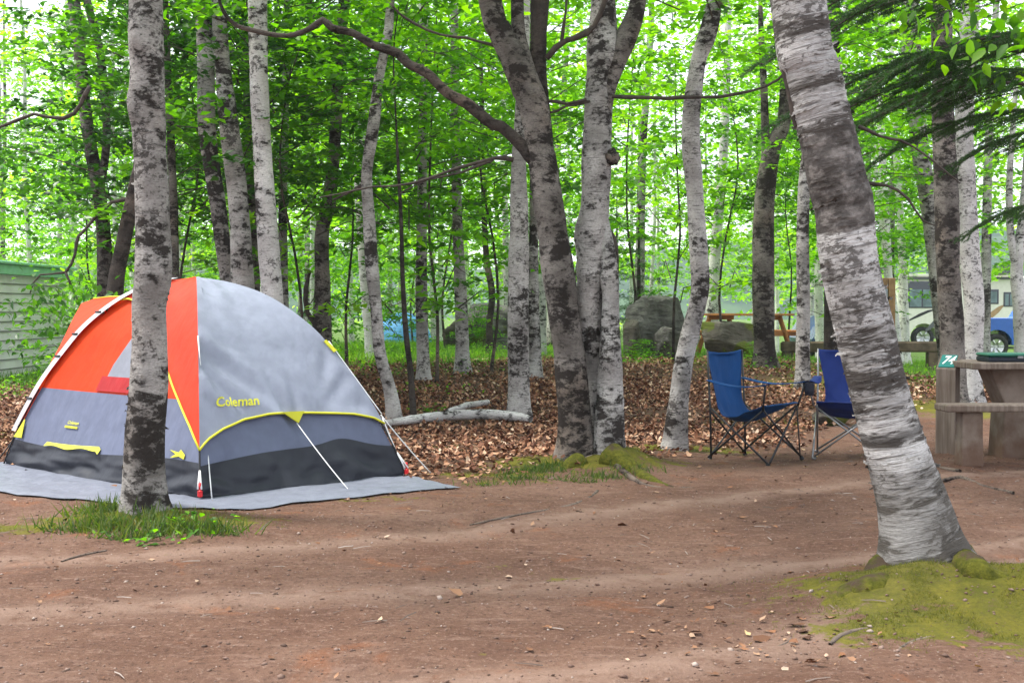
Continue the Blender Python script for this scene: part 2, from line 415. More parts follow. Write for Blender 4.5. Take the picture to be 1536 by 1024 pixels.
# ------------------------------------------------------------------ leaf scatter
def rotmats(n, tilt, rs, tilt0=0.):
    yaw = rs.uniform(0, 2 * np.pi, n); a = rs.normal(tilt0, tilt, n); b = rs.normal(0, tilt, n)
    cy, sy, ca, sa, cb, sb = np.cos(yaw), np.sin(yaw), np.cos(a), np.sin(a), np.cos(b), np.sin(b)
    Rz = np.zeros((n, 3, 3)); Rz[:, 0, 0] = cy; Rz[:, 0, 1] = -sy; Rz[:, 1, 0] = sy; Rz[:, 1, 1] = cy; Rz[:, 2, 2] = 1
    Ry = np.zeros((n, 3, 3)); Ry[:, 0, 0] = ca; Ry[:, 0, 2] = sa; Ry[:, 2, 0] = -sa; Ry[:, 2, 2] = ca; Ry[:, 1, 1] = 1
    Rx = np.zeros((n, 3, 3)); Rx[:, 1, 1] = cb; Rx[:, 1, 2] = -sb; Rx[:, 2, 1] = sb; Rx[:, 2, 2] = cb; Rx[:, 0, 0] = 1
    return Rz @ Ry @ Rx
LEAF4 = (np.array([[0, 0, 0], [.42, -.30, .07], [1, 0, -.06], [.42, .30, .07]]), np.array([[0, 1, 2], [0, 2, 3]]))
LEAF8 = (np.array([[0, 0, 0], [.22, -.20, .05], [.55, -.25, .06], [1, 0, -.10], [.55, .25, .06], [.22, .20, .05], [.55, 0, -.01]]),
         np.array([[0, 1, 6], [1, 2, 6], [2, 3, 6], [6, 3, 4], [6, 4, 5], [6, 5, 0]]))
CURL = (np.array([[0, 0, .06], [.3, -.30, .16], [.75, -.22, .05], [1, 0, .22], [.7, .26, .14], [.25, .28, .02], [.5, 0, 0]]),
        np.array([[0, 1, 6], [1, 2, 6], [2, 3, 6], [6, 3, 4], [6, 4, 5], [6, 5, 0]]))
def leaves(P, size, tilt, rs, shape=LEAF4, tilt0=0., warp=0.):
    n = len(P); base, tri = shape
    Rm = rotmats(n, tilt, rs, tilt0)
    B = np.repeat(base[None], n, 0) * np.asarray(size).reshape(-1, 1, 1)
    if warp: B = B * (1 + rs.normal(0, warp, B.shape))
    Vv = np.einsum('nij,nkj->nki', Rm, B) + P[:, None, :]
    k = len(base)
    Ff = (tri[None] + (np.arange(n) * k)[:, None, None]).reshape(-1, 3)
    rnd = np.repeat(rs.rand(n), len(tri))
    return Vv.reshape(-1, 3), Ff, rnd

def crown_mesh(name, seed, n_spray, zlo, zhi, rad, leaf_n=(26, 46), leaf=.085, mat='leaf', disc=.42, twigs=True, hole=0., shape=LEAF4, topw=.55):
    """a crown as layered sprays of single leaves on thin twigs, open between the sprays; z measured from the ground"""
    rs = np.random.RandomState(seed)
    PP = []; SZ = []; TN = []; tv = []; tf = []
    for i in range(n_spray):
        u = rs.rand(); z = zlo + (zhi - zlo) * u
        rr = rad * (1 - (1 - topw) * u) * np.sqrt(rs.uniform(hole, 1)); th = rs.uniform(0, 2 * np.pi)
        c = np.array([rr * np.cos(th), rr * np.sin(th), z])
        n = rs.randint(*leaf_n); d = disc * rs.uniform(.6, 1.25)
        q = rs.normal(0, 1, (n, 3)) * np.array([d * .55, d * .34, d * .06])
        q[:, 2] -= .25 * np.abs(q[:, 0])
        ca, sa = np.cos(th), np.sin(th)
        q = np.stack([q[:, 0] * ca - q[:, 1] * sa, q[:, 0] * sa + q[:, 1] * ca, q[:, 2]], -1)
        PP.append(q + c); SZ.append(leaf * rs.uniform(.65, 1.25, n)); TN.append(np.clip(rs.rand() * .8 + rs.normal(0, .13, n), 0, 1))
        if twigs and rs.rand() < .32:
            st = np.array([rr * .25 * np.cos(th), rr * .25 * np.sin(th), z - .1 - .12 * rr * rs.rand()])
            mid = (st + c) / 2 + np.array([0, 0, .06 + .1 * rs.rand()]) + rs.normal(0, .06, 3)
            v, f = tube([Vector(st), Vector(mid), Vector(c), Vector(c + (c - mid) * .5)], [.009, .006, .004, .002], 3, False)
            o = len(tv); tv += [tuple(a) for a in v]
            for a in f: tf += [(a[0] + o, a[1] + o, a[2] + o), (a[0] + o, a[2] + o, a[3] + o)]
    P = np.vstack(PP); S_ = np.concatenate(SZ)
    V, F, rnd = leaves(P, S_, .36, rs, shape)
    rnd = np.repeat(np.concatenate(TN), len(shape[1]))
    mi = np.zeros(len(F), int)
    if tv:
        F = np.vstack([F, np.array(tf) + len(V)]); V = np.vstack([V, np.array(tv)])
        rnd = np.concatenate([rnd, np.zeros(len(tf))]); mi = np.concatenate([mi, np.ones(len(tf), int)])
    return mesh_np(name, V, F, [M[mat], M['twig']], mi, attr={'rnd': ('FACE', rnd)})

CROWNS = [crown_mesh('crown', 100 + i, 78, 2.3, 5.8, 2.4, leaf=.118, disc=.5, topw=.75) for i in range(4)]
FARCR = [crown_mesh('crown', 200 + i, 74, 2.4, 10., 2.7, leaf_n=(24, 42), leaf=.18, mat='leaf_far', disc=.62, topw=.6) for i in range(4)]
SAPCR = [crown_mesh('crown', 300 + i, 50, .9, 4.6, 1.3, leaf_n=(18, 32), leaf=.11, mat='leaf', disc=.36, topw=.5) for i in range(3)]
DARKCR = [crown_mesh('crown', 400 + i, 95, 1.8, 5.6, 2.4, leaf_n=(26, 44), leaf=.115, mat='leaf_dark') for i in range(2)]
BUSH = [crown_mesh('foliage', 500 + i, 60, .15, 1.5, .9, leaf_n=(22, 40), leaf=.08, mat='leaf', disc=.3, topw=.5) for i in range(2)]

# ------------------------------------------------------------------ trees
def trunk_mesh(rows, mat, seed, n=20, step=.08, rough=.05, flare=.45, flare_h=.22, lobes=4, knots=0):
    """rows (x,y,z,r) from the ground upwards -> swept stem with root flare, lumps and uneven outline"""
    rnd_ = random.Random(seed)
    A = spline(rows, step); P = A[:, :3]; r = A[:, 3]
    m = len(P); tg = np.gradient(P, axis=0); tg /= np.linalg.norm(tg, axis=1)[:, None]
    u = np.array([1., 0, 0]); ph = rnd_.uniform(0, 6.28); s = 0.; Vv = []
    kn = [(rnd_.uniform(.1, .95) * m, rnd_.uniform(0, 6.28), rnd_.uniform(.18, .4)) for _ in range(knots)]
    an = np.arange(n) * 2 * np.pi / n
    L = np.concatenate([[0], np.cumsum(np.linalg.norm(np.diff(P, axis=0), axis=1))])
    for i in range(m):
        t = tg[i]; u = u - t * u.dot(t); u /= np.linalg.norm(u); w = np.cross(t, u)
        hgt = max(0, L[i] - .12); fl = math.exp(-hgt / flare_h) * flare
        ring = 1 + fl * (1 + .55 * np.cos(lobes * an + ph) + .3 * np.cos((lobes + 3) * an + 2 * ph))
        for ki, ka, kr in kn:
            da = (an - ka + np.pi) % (2 * np.pi) - np.pi; dz = (L[i] - L[int(ki)]) / (r[i] * 1.1)
            ring = ring + kr * np.exp(-(da / .5) ** 2 - dz ** 2)
        for k in range(n):
            q = P[i] + (u * math.cos(an[k]) + w * math.sin(an[k])) * r[i]
            e = mn.noise(Vector(q) * 3.1 + Vector((seed, 0, 0))) * 1.1 + mn.noise(Vector((q[0] * 14, q[1] * 14, q[2] * 22))) * .45
            rr = r[i] * ring[k] * (1 + rough * e)
            Vv.append(P[i] + (u * math.cos(an[k]) + w * math.sin(an[k])) * rr)
    F = [(i * n + k, i * n + (k + 1) % n, (i + 1) * n + (k + 1) % n, (i + 1) * n + k) for i in range(m - 1) for k in range(n)]
    return np.array(Vv), np.array(F)

def px_rows(pts, Y, dY=0.):
    """photograph rows (px, py, width px[, extra depth]) at distance Y -> world rows"""
    out = []
    for q in pts:
        yy = Y + (q[3] if len(q) > 3 else 0.)
        p = at(q[0], q[1], yy); out.append((p.x, p.y, p.z, q[2] / 2 / FPX * yy))
    return out

def tree(label, pts, mat='birch', Y=None, crown=None, group=None, stems=(), limbs=(), seed=None, up=3.5, n=16, rough=.06, name='birch_tree', cz=0., cs=1., croff=(0, 0), flare=.3, knots=2, lobes=4, flare_h=.14, cat='tree', step=.1):
    """pts from the top of the frame down to the ground"""
    global NTREE
    NTREE += 1; seed = seed or NTREE
    if Y is None: Y = G(pts[-1][0], pts[-1][1]).y
    rows = px_rows(pts[::-1], Y)
    b = rows[0]; x0, y0 = b[0], b[1]; g = S(x0, y0)
    slope = ((rows[1][0] - b[0]) / max(.05, rows[1][2] - b[2])) if len(rows) > 1 else 0
    if b[2] > g + .05:    # base hidden in the photograph: carry on down to the ground
        x0 = x0 - slope * .4 * (b[2] - g); g = S(x0, y0)
        rows = [(x0, y0, g - .12, b[3] * 1.04)] + rows
    else:
        rows = [(x0, y0, g - .12, b[3])] + [q for q in rows if q[2] > g + .08]
    t = rows[-1]; t2 = rows[-2]
    if up:
        dx = (t[0] - t2[0]) / max(.2, t[2] - t2[2])
        rows += [(t[0] + dx * .5 * up * .6, t[1], t[2] + up * .5, t[3] * .72), (t[0] + dx * .5 * up * .6 + .1, t[1], t[2] + up, t[3] * .4)]
    root = empty(name, (x0, y0, g), label, cat, group)
    V, F = trunk_mesh(rows, mat, seed, n=n, rough=rough, flare=flare, knots=knots, lobes=lobes, flare_h=flare_h, step=step)
    link('trunk', mesh_np('trunk', V - np.array([x0, y0, g]), F, M[mat], smooth=True), root)
    for k, st in enumerate(stems):
        rw = px_rows(st, Y)
        V, F = trunk_mesh(rw, mat, seed * 7 + k, n=max(8, n - 4), rough=rough, flare=0, step=step)
        link('stem', mesh_np('stem', V - np.array([x0, y0, g]), F, M[mat], smooth=True), root)
    for k, st in enumerate(limbs):
        mt = 'twig'
        if isinstance(st[0], str): mt, st = st[0], st[1:]
        rw = spline(px_rows(st, Y), .12)
        for a in rw[1:-1]: a[:3] += RS.normal(0, a[3] * .35, 3)
        if st[0][2] > 12: V, F = trunk_mesh(px_rows(st, Y), mt, seed + k, n=14, rough=.16, flare=0, step=.05, knots=9)
        else: V, F = tube([Vector(a[:3]) for a in rw], [a[3] * (1 + .15 * math.sin(i_ * 2.1)) for i_, a in enumerate(rw)], 7)
        me_ = bpy.data.meshes.new('branch'); me_.from_pydata([tuple(Vector(v) - Vector((x0, y0, g))) for v in V], [], [tuple(map(int, f)) for f in F]); me_.materials.append(M[mt]); me_.shade_smooth()
        link('branch', me_, root)
    if crown is not None:
        c = link('crown', crown, root)
        zt = 4.0; k = min(range(len(rows)), key=lambda i: abs(rows[i][2] - zt))
        c.location = (rows[k][0] - x0 + croff[0], rows[k][1] - y0 + croff[1] + (1.3 if y0 > 12 else 0), cz)
        c.rotation_euler = (0, 0, (seed * 2.399) % 6.28); c.scale = (cs, cs, cs)
    return root
NTREE = 0
exec_after = []

# front row -----------------------------------------------------------------
leaning = tree('big leaning white birch with a long dark bark stretch, rooted in the mossy mound',
     [(1197, 0, 82), (1216, 100, 80), (1240, 200, 82), (1260, 290, 86), (1266, 300, 86), (1274, 400, 86), (1298, 500, 86), (1323, 600, 87), (1352, 700, 94), (1374, 780, 104), (1388, 846, 122)],
     'birch_big', Y=5.62, n=56, step=.03, rough=.045, flare=.30, flare_h=.12, lobes=3, up=4.5, crown=CROWNS[0], cz=2.2, croff=(-.5, 0),
     limbs=[[(1180, 30, 16), (1172, 55, 13), (1180, 110, 12), (1196, 190, 10)],
            [(1302, 275, 6), (1330, 280, 5), (1362, 298, 4), (1385, 330, 3), (1402, 338, 2)],
            [(1288, 190, 6), (1320, 204, 5), (1352, 212, 4), (1395, 238, 3), (1440, 275, 2)]])
front = tree('grey birch with black blotches standing right in front of the tent',
     [(218, 0, 50), (221, 100, 50), (224, 200, 50), (228, 300, 51), (230, 410, 53), (224, 460, 52), (224, 560, 54), (217, 650, 58), (216, 720, 62), (217, 782, 68)],
     'birch_front', Y=7.45, n=40, step=.04, rough=.07, flare=.16, flare_h=.10, up=3.5, crown=CROWNS[1], cz=1.6, knots=5)

def roots(root, lst, mat):
    L = Vector(root.location)
    for k, pts in enumerate(lst):
        rows = []
        for a, b, w, l in pts:
            g = G(a, b); rows.append((g.x, g.y, S(g.x, g.y) + l, w / 2 / FPX * g.y))
        V, F = trunk_mesh(rows, mat, 300 + k, n=16, rough=.34, flare=0, step=.04)
        link('root', mesh_np('root', V - np.array(L), F, M[mat], smooth=True), root)
roots(leaning, [[(1350, 842, 70, -.03), (1318, 858, 64, -.07), (1282, 874, 60, -.08), (1250, 894, 52, -.08), (1222, 920, 40, -.07), (1200, 945, 16, -.08)], [(1415, 826, 60, .0), (1455, 842, 46, -.02), (1490, 856, 36, -.04), (1540, 866, 20, -.05)]], 'moss_root')
def peeling(root, mat, rows, n, step, count, kw, seed):
    '''thin papery strips lifting off the stem'''
    r_ = random.Random(seed); L = Vector(root.location); V, _F = trunk_mesh(rows, mat, kw[0], n=n, step=step, rough=kw[1], flare=kw[2], flare_h=kw[3], lobes=kw[4]); V = V.reshape(-1, n, 3); m = len(V)
    vs = []; fs = []
    for _ in range(count):
        i = r_.randint(4, m - 4); k = r_.randint(0, n - 1); ln = r_.randint(3, 7); sg = r_.choice((-1, 1)); wd = r_.uniform(.003, .011); cen = V[i].mean(0); o = len(vs); lift = r_.uniform(.006, .022)
        for j in range(ln + 1):
            p = V[i][(k + sg * j) % n]; d = p - cen; d /= np.linalg.norm(d); t = j / ln
            q = p + d * (.002 + lift * t ** 2.2) + np.array([0, 0, r_.uniform(-.002, .002) + .006 * t * r_.choice((-1, 1))])
            w_ = wd * (1 - .6 * t ** 3); vs += [q + np.array([0, 0, w_]) - np.array(L), q - np.array([0, 0, w_]) - np.array(L)]
        fs += [(o + 2 * j, o + 2 * j + 1, o + 2 * j + 3, o + 2 * j + 2) for j in range(ln)]
    tag(link('peeling_bark', mesh_np('peeling_bark', np.array(vs), np.array(fs), M[mat], smooth=True), root), kind='stuff')
_pl = [(1197, 0, 82), (1216, 100, 80), (1240, 200, 82), (1260, 290, 86), (1266, 300, 86), (1274, 400, 86), (1298, 500, 86), (1323, 600, 87), (1352, 700, 94), (1374, 780, 104), (1388, 840, 116)]
peeling(leaning, 'birch_big', px_rows(_pl[::-1], 5.62), 56, .03, 330, (1, .045, .0, .12, 3), 5)
_pf = [(218, 0, 50), (221, 100, 50), (224, 200, 50), (228, 300, 51), (230, 410, 53), (224, 460, 52), (224, 560, 54), (217, 650, 58), (216, 720, 62), (217, 782, 66)]
peeling(front, 'birch_front', px_rows(_pf[::-1], 7.45), 40, .04, 60, (2, .07, .0, .10, 4), 6)
# the clump in the middle -----------------------------------------------------
CY = 10.05
clump = tree('multi-stemmed birch clump with a knobbly fork and long arching limb, moss at its foot',
     [(735, 0, 34), (752, 50, 38), (778, 105, 44), (800, 160, 44), (808, 210, 42), (822, 300, 44), (836, 400, 48), (850, 500, 46), (860, 600, 50), (862, 660, 52), (864, 694, 58)],
     'birch_dark', Y=CY, n=32, step=.05, rough=.10, flare=.22, flare_h=.10, knots=8, up=3.5, crown=CROWNS[2], cz=1.8,
     limbs=[['bark_brown', (802, 238, 28), (778, 214, 20), (752, 190, 18), (738, 186, 18), (700, 155, 17), (672, 140, 16), (640, 110, 15), (612, 96, 14), (596, 80, 14), (560, 68, 12), (530, 50, 11), (498, 42, 11), (484, 30, 10), (468, 42, 9), (430, 54, 7), (380, 46, 8), (350, 35, 7), (330, 5, 5), (322, -60, 4)],
            [(770, 240, 8), (740, 238, 6), (690, 252, 5), (620, 275, 4), (560, 280, 3), (480, 296, 2)],
            [(740, 240, 5), (690, 258, 4), (640, 270, 3), (600, 290, 2)],
            [(820, 88, 9), (850, 60, 9), (880, 52, 9), (900, 20, 8), (915, -20, 6)], [(842, 66, 6), (848, 20, 4), (852, -20, 3)],
            [(820, 152, 5), (850, 155, 5), (880, 150, 6)], [(918, 145, 6), (1000, 147, 6), (1080, 145, 5), (1150, 130, 4), (1180, 105, 3)], [(822, 170, 4), (850, 160, 4), (885, 152, 4)],
            [(760, 75, 5), (720, 62, 5), (680, 55, 4), (640, 45, 4), (600, 20, 4), (585, 5, 3)]])
def extra_stem(root, mat, pts, seed, name='stem', **kw):
    L = Vector(root.location); rw = px_rows(pts[::-1], CY)
    V, F = trunk_mesh(rw, mat, seed, **kw)
    return link(name, mesh_np(name, V - np.array(L), F, M[mat], smooth=True), root)
roots(clump, [[(915, 688, 46, -.02), (938, 698, 34, -.03), (956, 708, 26, -.03), (985, 722, 18, -.03), (1015, 732, 14, -.04)], [(868, 694, 32, -.02), (848, 702, 22, -.03), (826, 710, 14, -.03)]], 'moss_root')
kw = dict(n=28, rough=.10, flare=0, step=.05, knots=6)
extra_stem(clump, 'birch_dark', [(776, -40, 18, .05), (776, 0, 19, .05), (778, 50, 20, .05), (790, 100, 24, .05), (803, 150, 30, .05), (812, 215, 30, .06)], 51, n=16, rough=.1, flare=0, step=.06)
extra_stem(clump, 'bark_brown', [(812, -60, 22, .1), (810, 0, 27, .1), (808, 60, 26, .1), (806, 110, 26, .1), (814, 170, 24, .1), (822, 240, 22, .1), (828, 290, 16, .1)], 52, n=16, rough=.12, flare=0, step=.06)
extra_stem(clump, 'birch', [(902, -160, 30, .15), (905, 0, 36, .12), (903, 60, 44, .12), (900, 120, 44, .12), (896, 200, 42, .12), (895, 240, 44, .12), (893, 300, 42, .12), (888, 350, 44, .12), (885, 420, 42, .12), (886, 500, 36, .15), (892, 560, 34, .18), (900, 640, 38, .18), (900, 690, 46, .18), (900, 710, 48, .18)], 53, **kw)
extra_stem(clump, 'birch_dark', [(960, -90, 18, .1), (957, 0, 25, .1), (944, 45, 32, .1), (925, 85, 34, .1), (910, 130, 30, .1), (905, 170, 24, .1)], 54, n=18, rough=.08, flare=0, step=.06)
extra_stem(clump, 'birch', [(898, 270, 14, .2), (904, 330, 20, .14), (914, 400, 26, .04), (916, 470, 26, .0), (915, 540, 34, -.02), (915, 600, 42, -.04), (914, 650, 48, -.06), (916, 700, 60, -.06), (917, 715, 62, -.06)], 55, **kw)
extra_stem(clump, 'bark_brown', [(882, 150, 8, .25), (878, 260, 12, .25), (890, 330, 20, .25), (915, 360, 22, .2), (917, 420, 22, .12), (916, 480, 18, .10), (914, 540, 8, .08)], 56, n=16, rough=.1, flare=0, step=.06)
# the burl
mb = MB(); c0 = at(917, 236, CY + .06)
V = []; F = []
for i in range(11):
    for k in range(16):
        th = math.pi * i / 10; a = 2 * math.pi * k / 16
        d = Vector((math.sin(th) * math.cos(a), math.sin(th) * math.sin(a), math.cos(th)))
        V.append(c0 + d * (.065 * (1 + .45 * mn.noise(d * 2.3 + Vector((4, 1, 2))))))
F = [(i * 16 + k, i * 16 + (k + 1) % 16, (i + 1) * 16 + (k + 1) % 16, (i + 1) * 16 + k) for i in range(10) for k in range(16)]
mb.add(V, F, True); mb.build('burl', M['birch_dark'], clump)

# the other named trees -------------------------------------------------------
tree('slim birch curving up behind the tent, dark lower stem leaning on its paler twin',
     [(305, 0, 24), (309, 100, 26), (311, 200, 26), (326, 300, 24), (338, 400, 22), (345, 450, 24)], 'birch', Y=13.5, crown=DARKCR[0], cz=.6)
tree('pale smooth birch rising straight behind the peak of the tent',
     [(328, 0, 22), (334, 100, 24), (345, 200, 30), (357, 300, 30), (363, 400, 34), (366, 470, 36)], 'birch', Y=13.2, crown=CROWNS[3], cz=.8)
tree('white birch with fine dark rings beside the tent peak, straightest of the trio',
     [(386, 0, 28), (388, 100, 28), (392, 200, 28), (398, 300, 30), (405, 400, 32), (410, 470, 34)], 'birch_pale', Y=12.8, crown=CROWNS[0], cz=1.0)
tree('thin crooked grey stem squeezed between two pale birches behind the tent',
     [(362, 0, 12), (366, 60, 12), (370, 130, 11), (372, 220, 13), (378, 330, 16), (382, 460, 18)], 'birch_dark', Y=17, crown=CROWNS[1])
tree('skinny birch pole with black scars just past the white ringed birch',
     [(430, 40, 10), (428, 130, 12), (427, 220, 12), (424, 320, 13), (426, 480, 15)], 'birch', Y=17.5, crown=CROWNS[2], cs=1.1)
tree('brown-grey birch with a curved dead stem at its foot above the tent shoulder',
     [(516, 0, 16), (508, 80, 17), (503, 200, 18), (494, 300, 20), (483, 350, 21), (484, 440, 24), (485, 530, 27)], 'birch_dark', Y=16, crown=CROWNS[3], cs=1.05,
     limbs=[[(487, 500, 8), (462, 470, 8), (458, 430, 7), (465, 405, 5)]])
tree('pale birch half hidden by foliage behind the crooked young birch',
     [(549, 0, 16), (545, 120, 16), (540, 260, 17), (546, 380, 18), (556, 500, 20), (560, 560, 20)], 'birch_pale', Y=22, crown=FARCR[0])
tree('crooked young birch with an elbow, rooted by the fallen log beside the tent',
     [(586, 0, 12), (582, 50, 14), (568, 120, 15), (560, 190, 18), (550, 260, 16), (553, 320, 18), (558, 400, 20), (564, 460, 18), (570, 530, 18), (586, 590, 20), (594, 634, 24)], 'birch', crown=CROWNS[1], cs=.9, cz=.8, flare=.3,
     limbs=[[(556, 270, 8), (530, 285, 5), (500, 300, 3)]])
tree('spindly brown sapling stem next to the crooked young birch',
     [(594, 180, 3), (598, 260, 5), (602, 340, 6), (604, 420, 7), (609, 500, 8), (616, 560, 9), (621, 628, 10)], 'bark_brown', up=1.5, crown=SAPCR[0], name='sapling', cs=1.2, flare=.25, n=10)
tree('straight pale birch at the grass edge, ferny weeds at its foot',
     [(636, 60, 12), (634, 180, 13), (633, 300, 14), (632, 440, 18), (634, 520, 18), (636, 572, 21)], 'birch', crown=CROWNS[0])
tree('evenly ringed birch with a burnt black stump piece at its base',
     [(682, 60, 12), (683, 200, 14), (686, 330, 15), (690, 420, 18), (693, 500, 20), (694, 560, 22)], 'birch', crown=CROWNS[2])
tree('thin almost black stem in front of the rounded grey boulder',
     [(722, 120, 6), (725, 260, 8), (729, 380, 9), (738, 440, 10), (734, 490, 10), (736, 532, 12)], 'bark_brown', crown=SAPCR[1], cs=1.4, name='sapling', n=10)
tree('stout light grey birch standing in the fallen leaves beside the clump',
     [(784, 120, 18), (780, 200, 20), (778, 250, 22), (779, 330, 28), (778, 400, 31), (777, 500, 32), (778, 580, 32), (779, 630, 37)], 'birch', n=20, crown=CROWNS[3], cs=.9, cz=1.0)
tree('slimmer birch directly behind the stout light grey one',
     [(800, 130, 12), (801, 300, 13), (800, 420, 16), (801, 500, 19), (803, 566, 22)], 'birch', crown=CROWNS[1])
tree('wavy birch sweeping left at its foot, beside the boulders behind the blue chair',
     [(1078, -20, 20), (1073, 0, 22), (1062, 50, 28), (1046, 100, 24), (1036, 200, 27), (1043, 300, 27), (1049, 400, 27), (1049, 440, 26), (1035, 500, 29), (1026, 540, 28), (1018, 600, 29), (1009, 672, 33)], 'birch', n=24, step=.07, rough=.1, crown=CROWNS[2], cs=.9, cz=1.4, knots=5, flare=.22)
tree('faint white birch beyond the far picnic table',
     [(1090, 120, 12), (1084, 250, 14), (1076, 340, 16), (1070, 420, 18), (1068, 478, 20)], 'birch_pale', Y=30, crown=FARCR[1], croff=(2, 3))
tree('forked grey birch whose trunk rises behind the blue chair',
     [(1176, 160, 16), (1174, 190, 22), (1158, 225, 26), (1147, 300, 30), (1145, 400, 33), (1146, 500, 31), (1148, 562, 34)], 'birch_dark', Y=18.8, n=20, crown=CROWNS[0], cz=.5, croff=(1., 1.),
     stems=[[(1152, 255, 20), (1148, 200, 13), (1146, 130, 11), (1142, 60, 9), (1140, -20, 6)], [(1172, 200, 18), (1188, 150, 14), (1200, 90, 11)]])
tree('narrow birch with brown bands standing between the two blue chairs',
     [(1216, 120, 12), (1213, 200, 14), (1207, 270, 18), (1204, 350, 19), (1205, 450, 20), (1204, 530, 21), (1204, 586, 22)], 'birch', crown=CROWNS[1], cz=.5, croff=(.5, 1.))
tree('dark trunk mostly hidden behind the big leaning birch',
     [(1251, 0, 18), (1251, 100, 18), (1249, 250, 18), (1247, 400, 20), (1246, 540, 22)], 'bark_brown', Y=19, crown=CROWNS[3])
tree('grey birch slanting behind the twin trunks near the numbered post',
     [(1366, 0, 22), (1370, 80, 24), (1377, 200, 26), (1392, 300, 25), (1401, 370, 24), (1412, 470, 24), (1420, 540, 24)], 'birch', Y=21, crown=CROWNS[0])
tree('brownish birch of the twin pair rising behind the numbered post',
     [(1412, 0, 30), (1414, 100, 31), (1415, 200, 33), (1420, 300, 36), (1422, 400, 34), (1427, 480, 36), (1430, 560, 37), (1431, 604, 42)], 'birch_dark', Y=14.6, n=22, crown=CROWNS[2], cz=1.6, knots=3)
tree('whiter birch of the twin pair with a small orange scar, by the picnic table',
     [(1456, 0, 26), (1451, 80, 28), (1446, 200, 27), (1451, 300, 28), (1456, 400, 30), (1461, 450, 30), (1458, 520, 32), (1452, 596, 36)], 'birch_pale', Y=15.4, n=22, crown=CROWNS[1], cz=1.8)
tree('white forked birch in front of the blue pickup truck',
     [(1540, 240, 10), (1534, 330, 14), (1525, 405, 18), (1530, 470, 20), (1534, 545, 24)], 'birch_pale', Y=21, crown=CROWNS[3], cz=1., croff=(1, 0),
     stems=[[(1525, 405, 14), (1516, 350, 11), (1514, 280, 10), (1520, 180, 8), (1530, 60, 6)]])
tree('bright white thin birch nearest the notice board', [(1318, 60, 10), (1322, 200, 11), (1328, 320, 12), (1333, 430, 13), (1336, 528, 15)], 'birch_white', Y=27, crown=FARCR[2], croff=(1, 2.5))
tree('bright white birch standing before the big motorhome window', [(1338, 100, 9), (1346, 250, 11), (1354, 400, 12), (1357, 520, 16)], 'birch_white', Y=29, crown=FARCR[3], croff=(1, 2.5))
tree('bright white birch leaning across the notice board post', [(1318, 300, 8), (1328, 380, 9), (1340, 450, 10), (1348, 528, 12)], 'birch_white', Y=28, crown=FARCR[0], croff=(-1, 3.))
tree('tall thin birch at the shed, its upper stem bending over the foliage',
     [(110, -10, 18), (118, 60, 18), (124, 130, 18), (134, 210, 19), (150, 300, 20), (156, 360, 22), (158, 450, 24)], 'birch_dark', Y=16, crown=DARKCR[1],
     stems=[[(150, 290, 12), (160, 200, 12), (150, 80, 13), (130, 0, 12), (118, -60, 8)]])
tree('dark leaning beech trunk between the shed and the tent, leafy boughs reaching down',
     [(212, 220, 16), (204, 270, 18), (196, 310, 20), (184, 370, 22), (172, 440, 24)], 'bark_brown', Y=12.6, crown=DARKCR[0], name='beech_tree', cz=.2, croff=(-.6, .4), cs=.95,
     limbs=[[(200, 298, 6), (170, 302, 6), (140, 330, 5), (118, 352, 5), (112, 380, 5), (98, 408, 4), (60, 412, 3), (45, 440, 2)], [(98, 408, 4), (112, 440, 3), (130, 470, 3), (150, 500, 2)],
            [(135, 130, 7), (120, 160, 7), (96, 178, 6), (50, 172, 5), (0, 190, 5), (-40, 210, 3)]])
tree('slender dark stem peeping out past the blotched birch in front of the tent',
     [(250, 60, 10), (254, 150, 11), (258, 250, 12), (261, 330, 13), (262, 440, 14)], 'birch_dark', Y=14.5, crown=DARKCR[1], cz=.4)

# hanging spray of dark beech leaves in front of the shed: belongs to the beech
bee = [o for o in bpy.data.objects if o.name.startswith('beech_tree')][0]
rs = np.random.RandomState(5); PP = []
for (px, py, rx, ry, n) in [(60, 440, 40, 22, 60), (30, 470, 35, 25, 50), (80, 490, 45, 25, 80), (130, 480, 40, 30, 70), (150, 520, 30, 25, 45), (75, 540, 40, 18, 40), (165, 460, 25, 30, 35), (110, 440, 40, 20, 60), (20, 520, 25, 12, 20), (180, 500, 20, 30, 25)]:
    for _ in range(n):
        p = at(px + rs.normal(0, rx * .6), py + rs.normal(0, ry * .6), 11.6 + rs.normal(0, .5)); PP.append(tuple(p))
PP = np.array(PP); V, F, rnd = leaves(PP, .085 * rs.uniform(.7, 1.2, len(PP)), .55, rs, LEAF8, .35)
link('foliage', mesh_np('foliage', V - np.array(bee.location), F, M['leaf_dark'], attr={'rnd': ('FACE', rnd)}), bee)
# broad bright leaves that hang into the top corner, on a twig of the whiter twin birch
twin = [o for o in bpy.data.objects if o.get('label', '').startswith('whiter birch of the twin')][0]

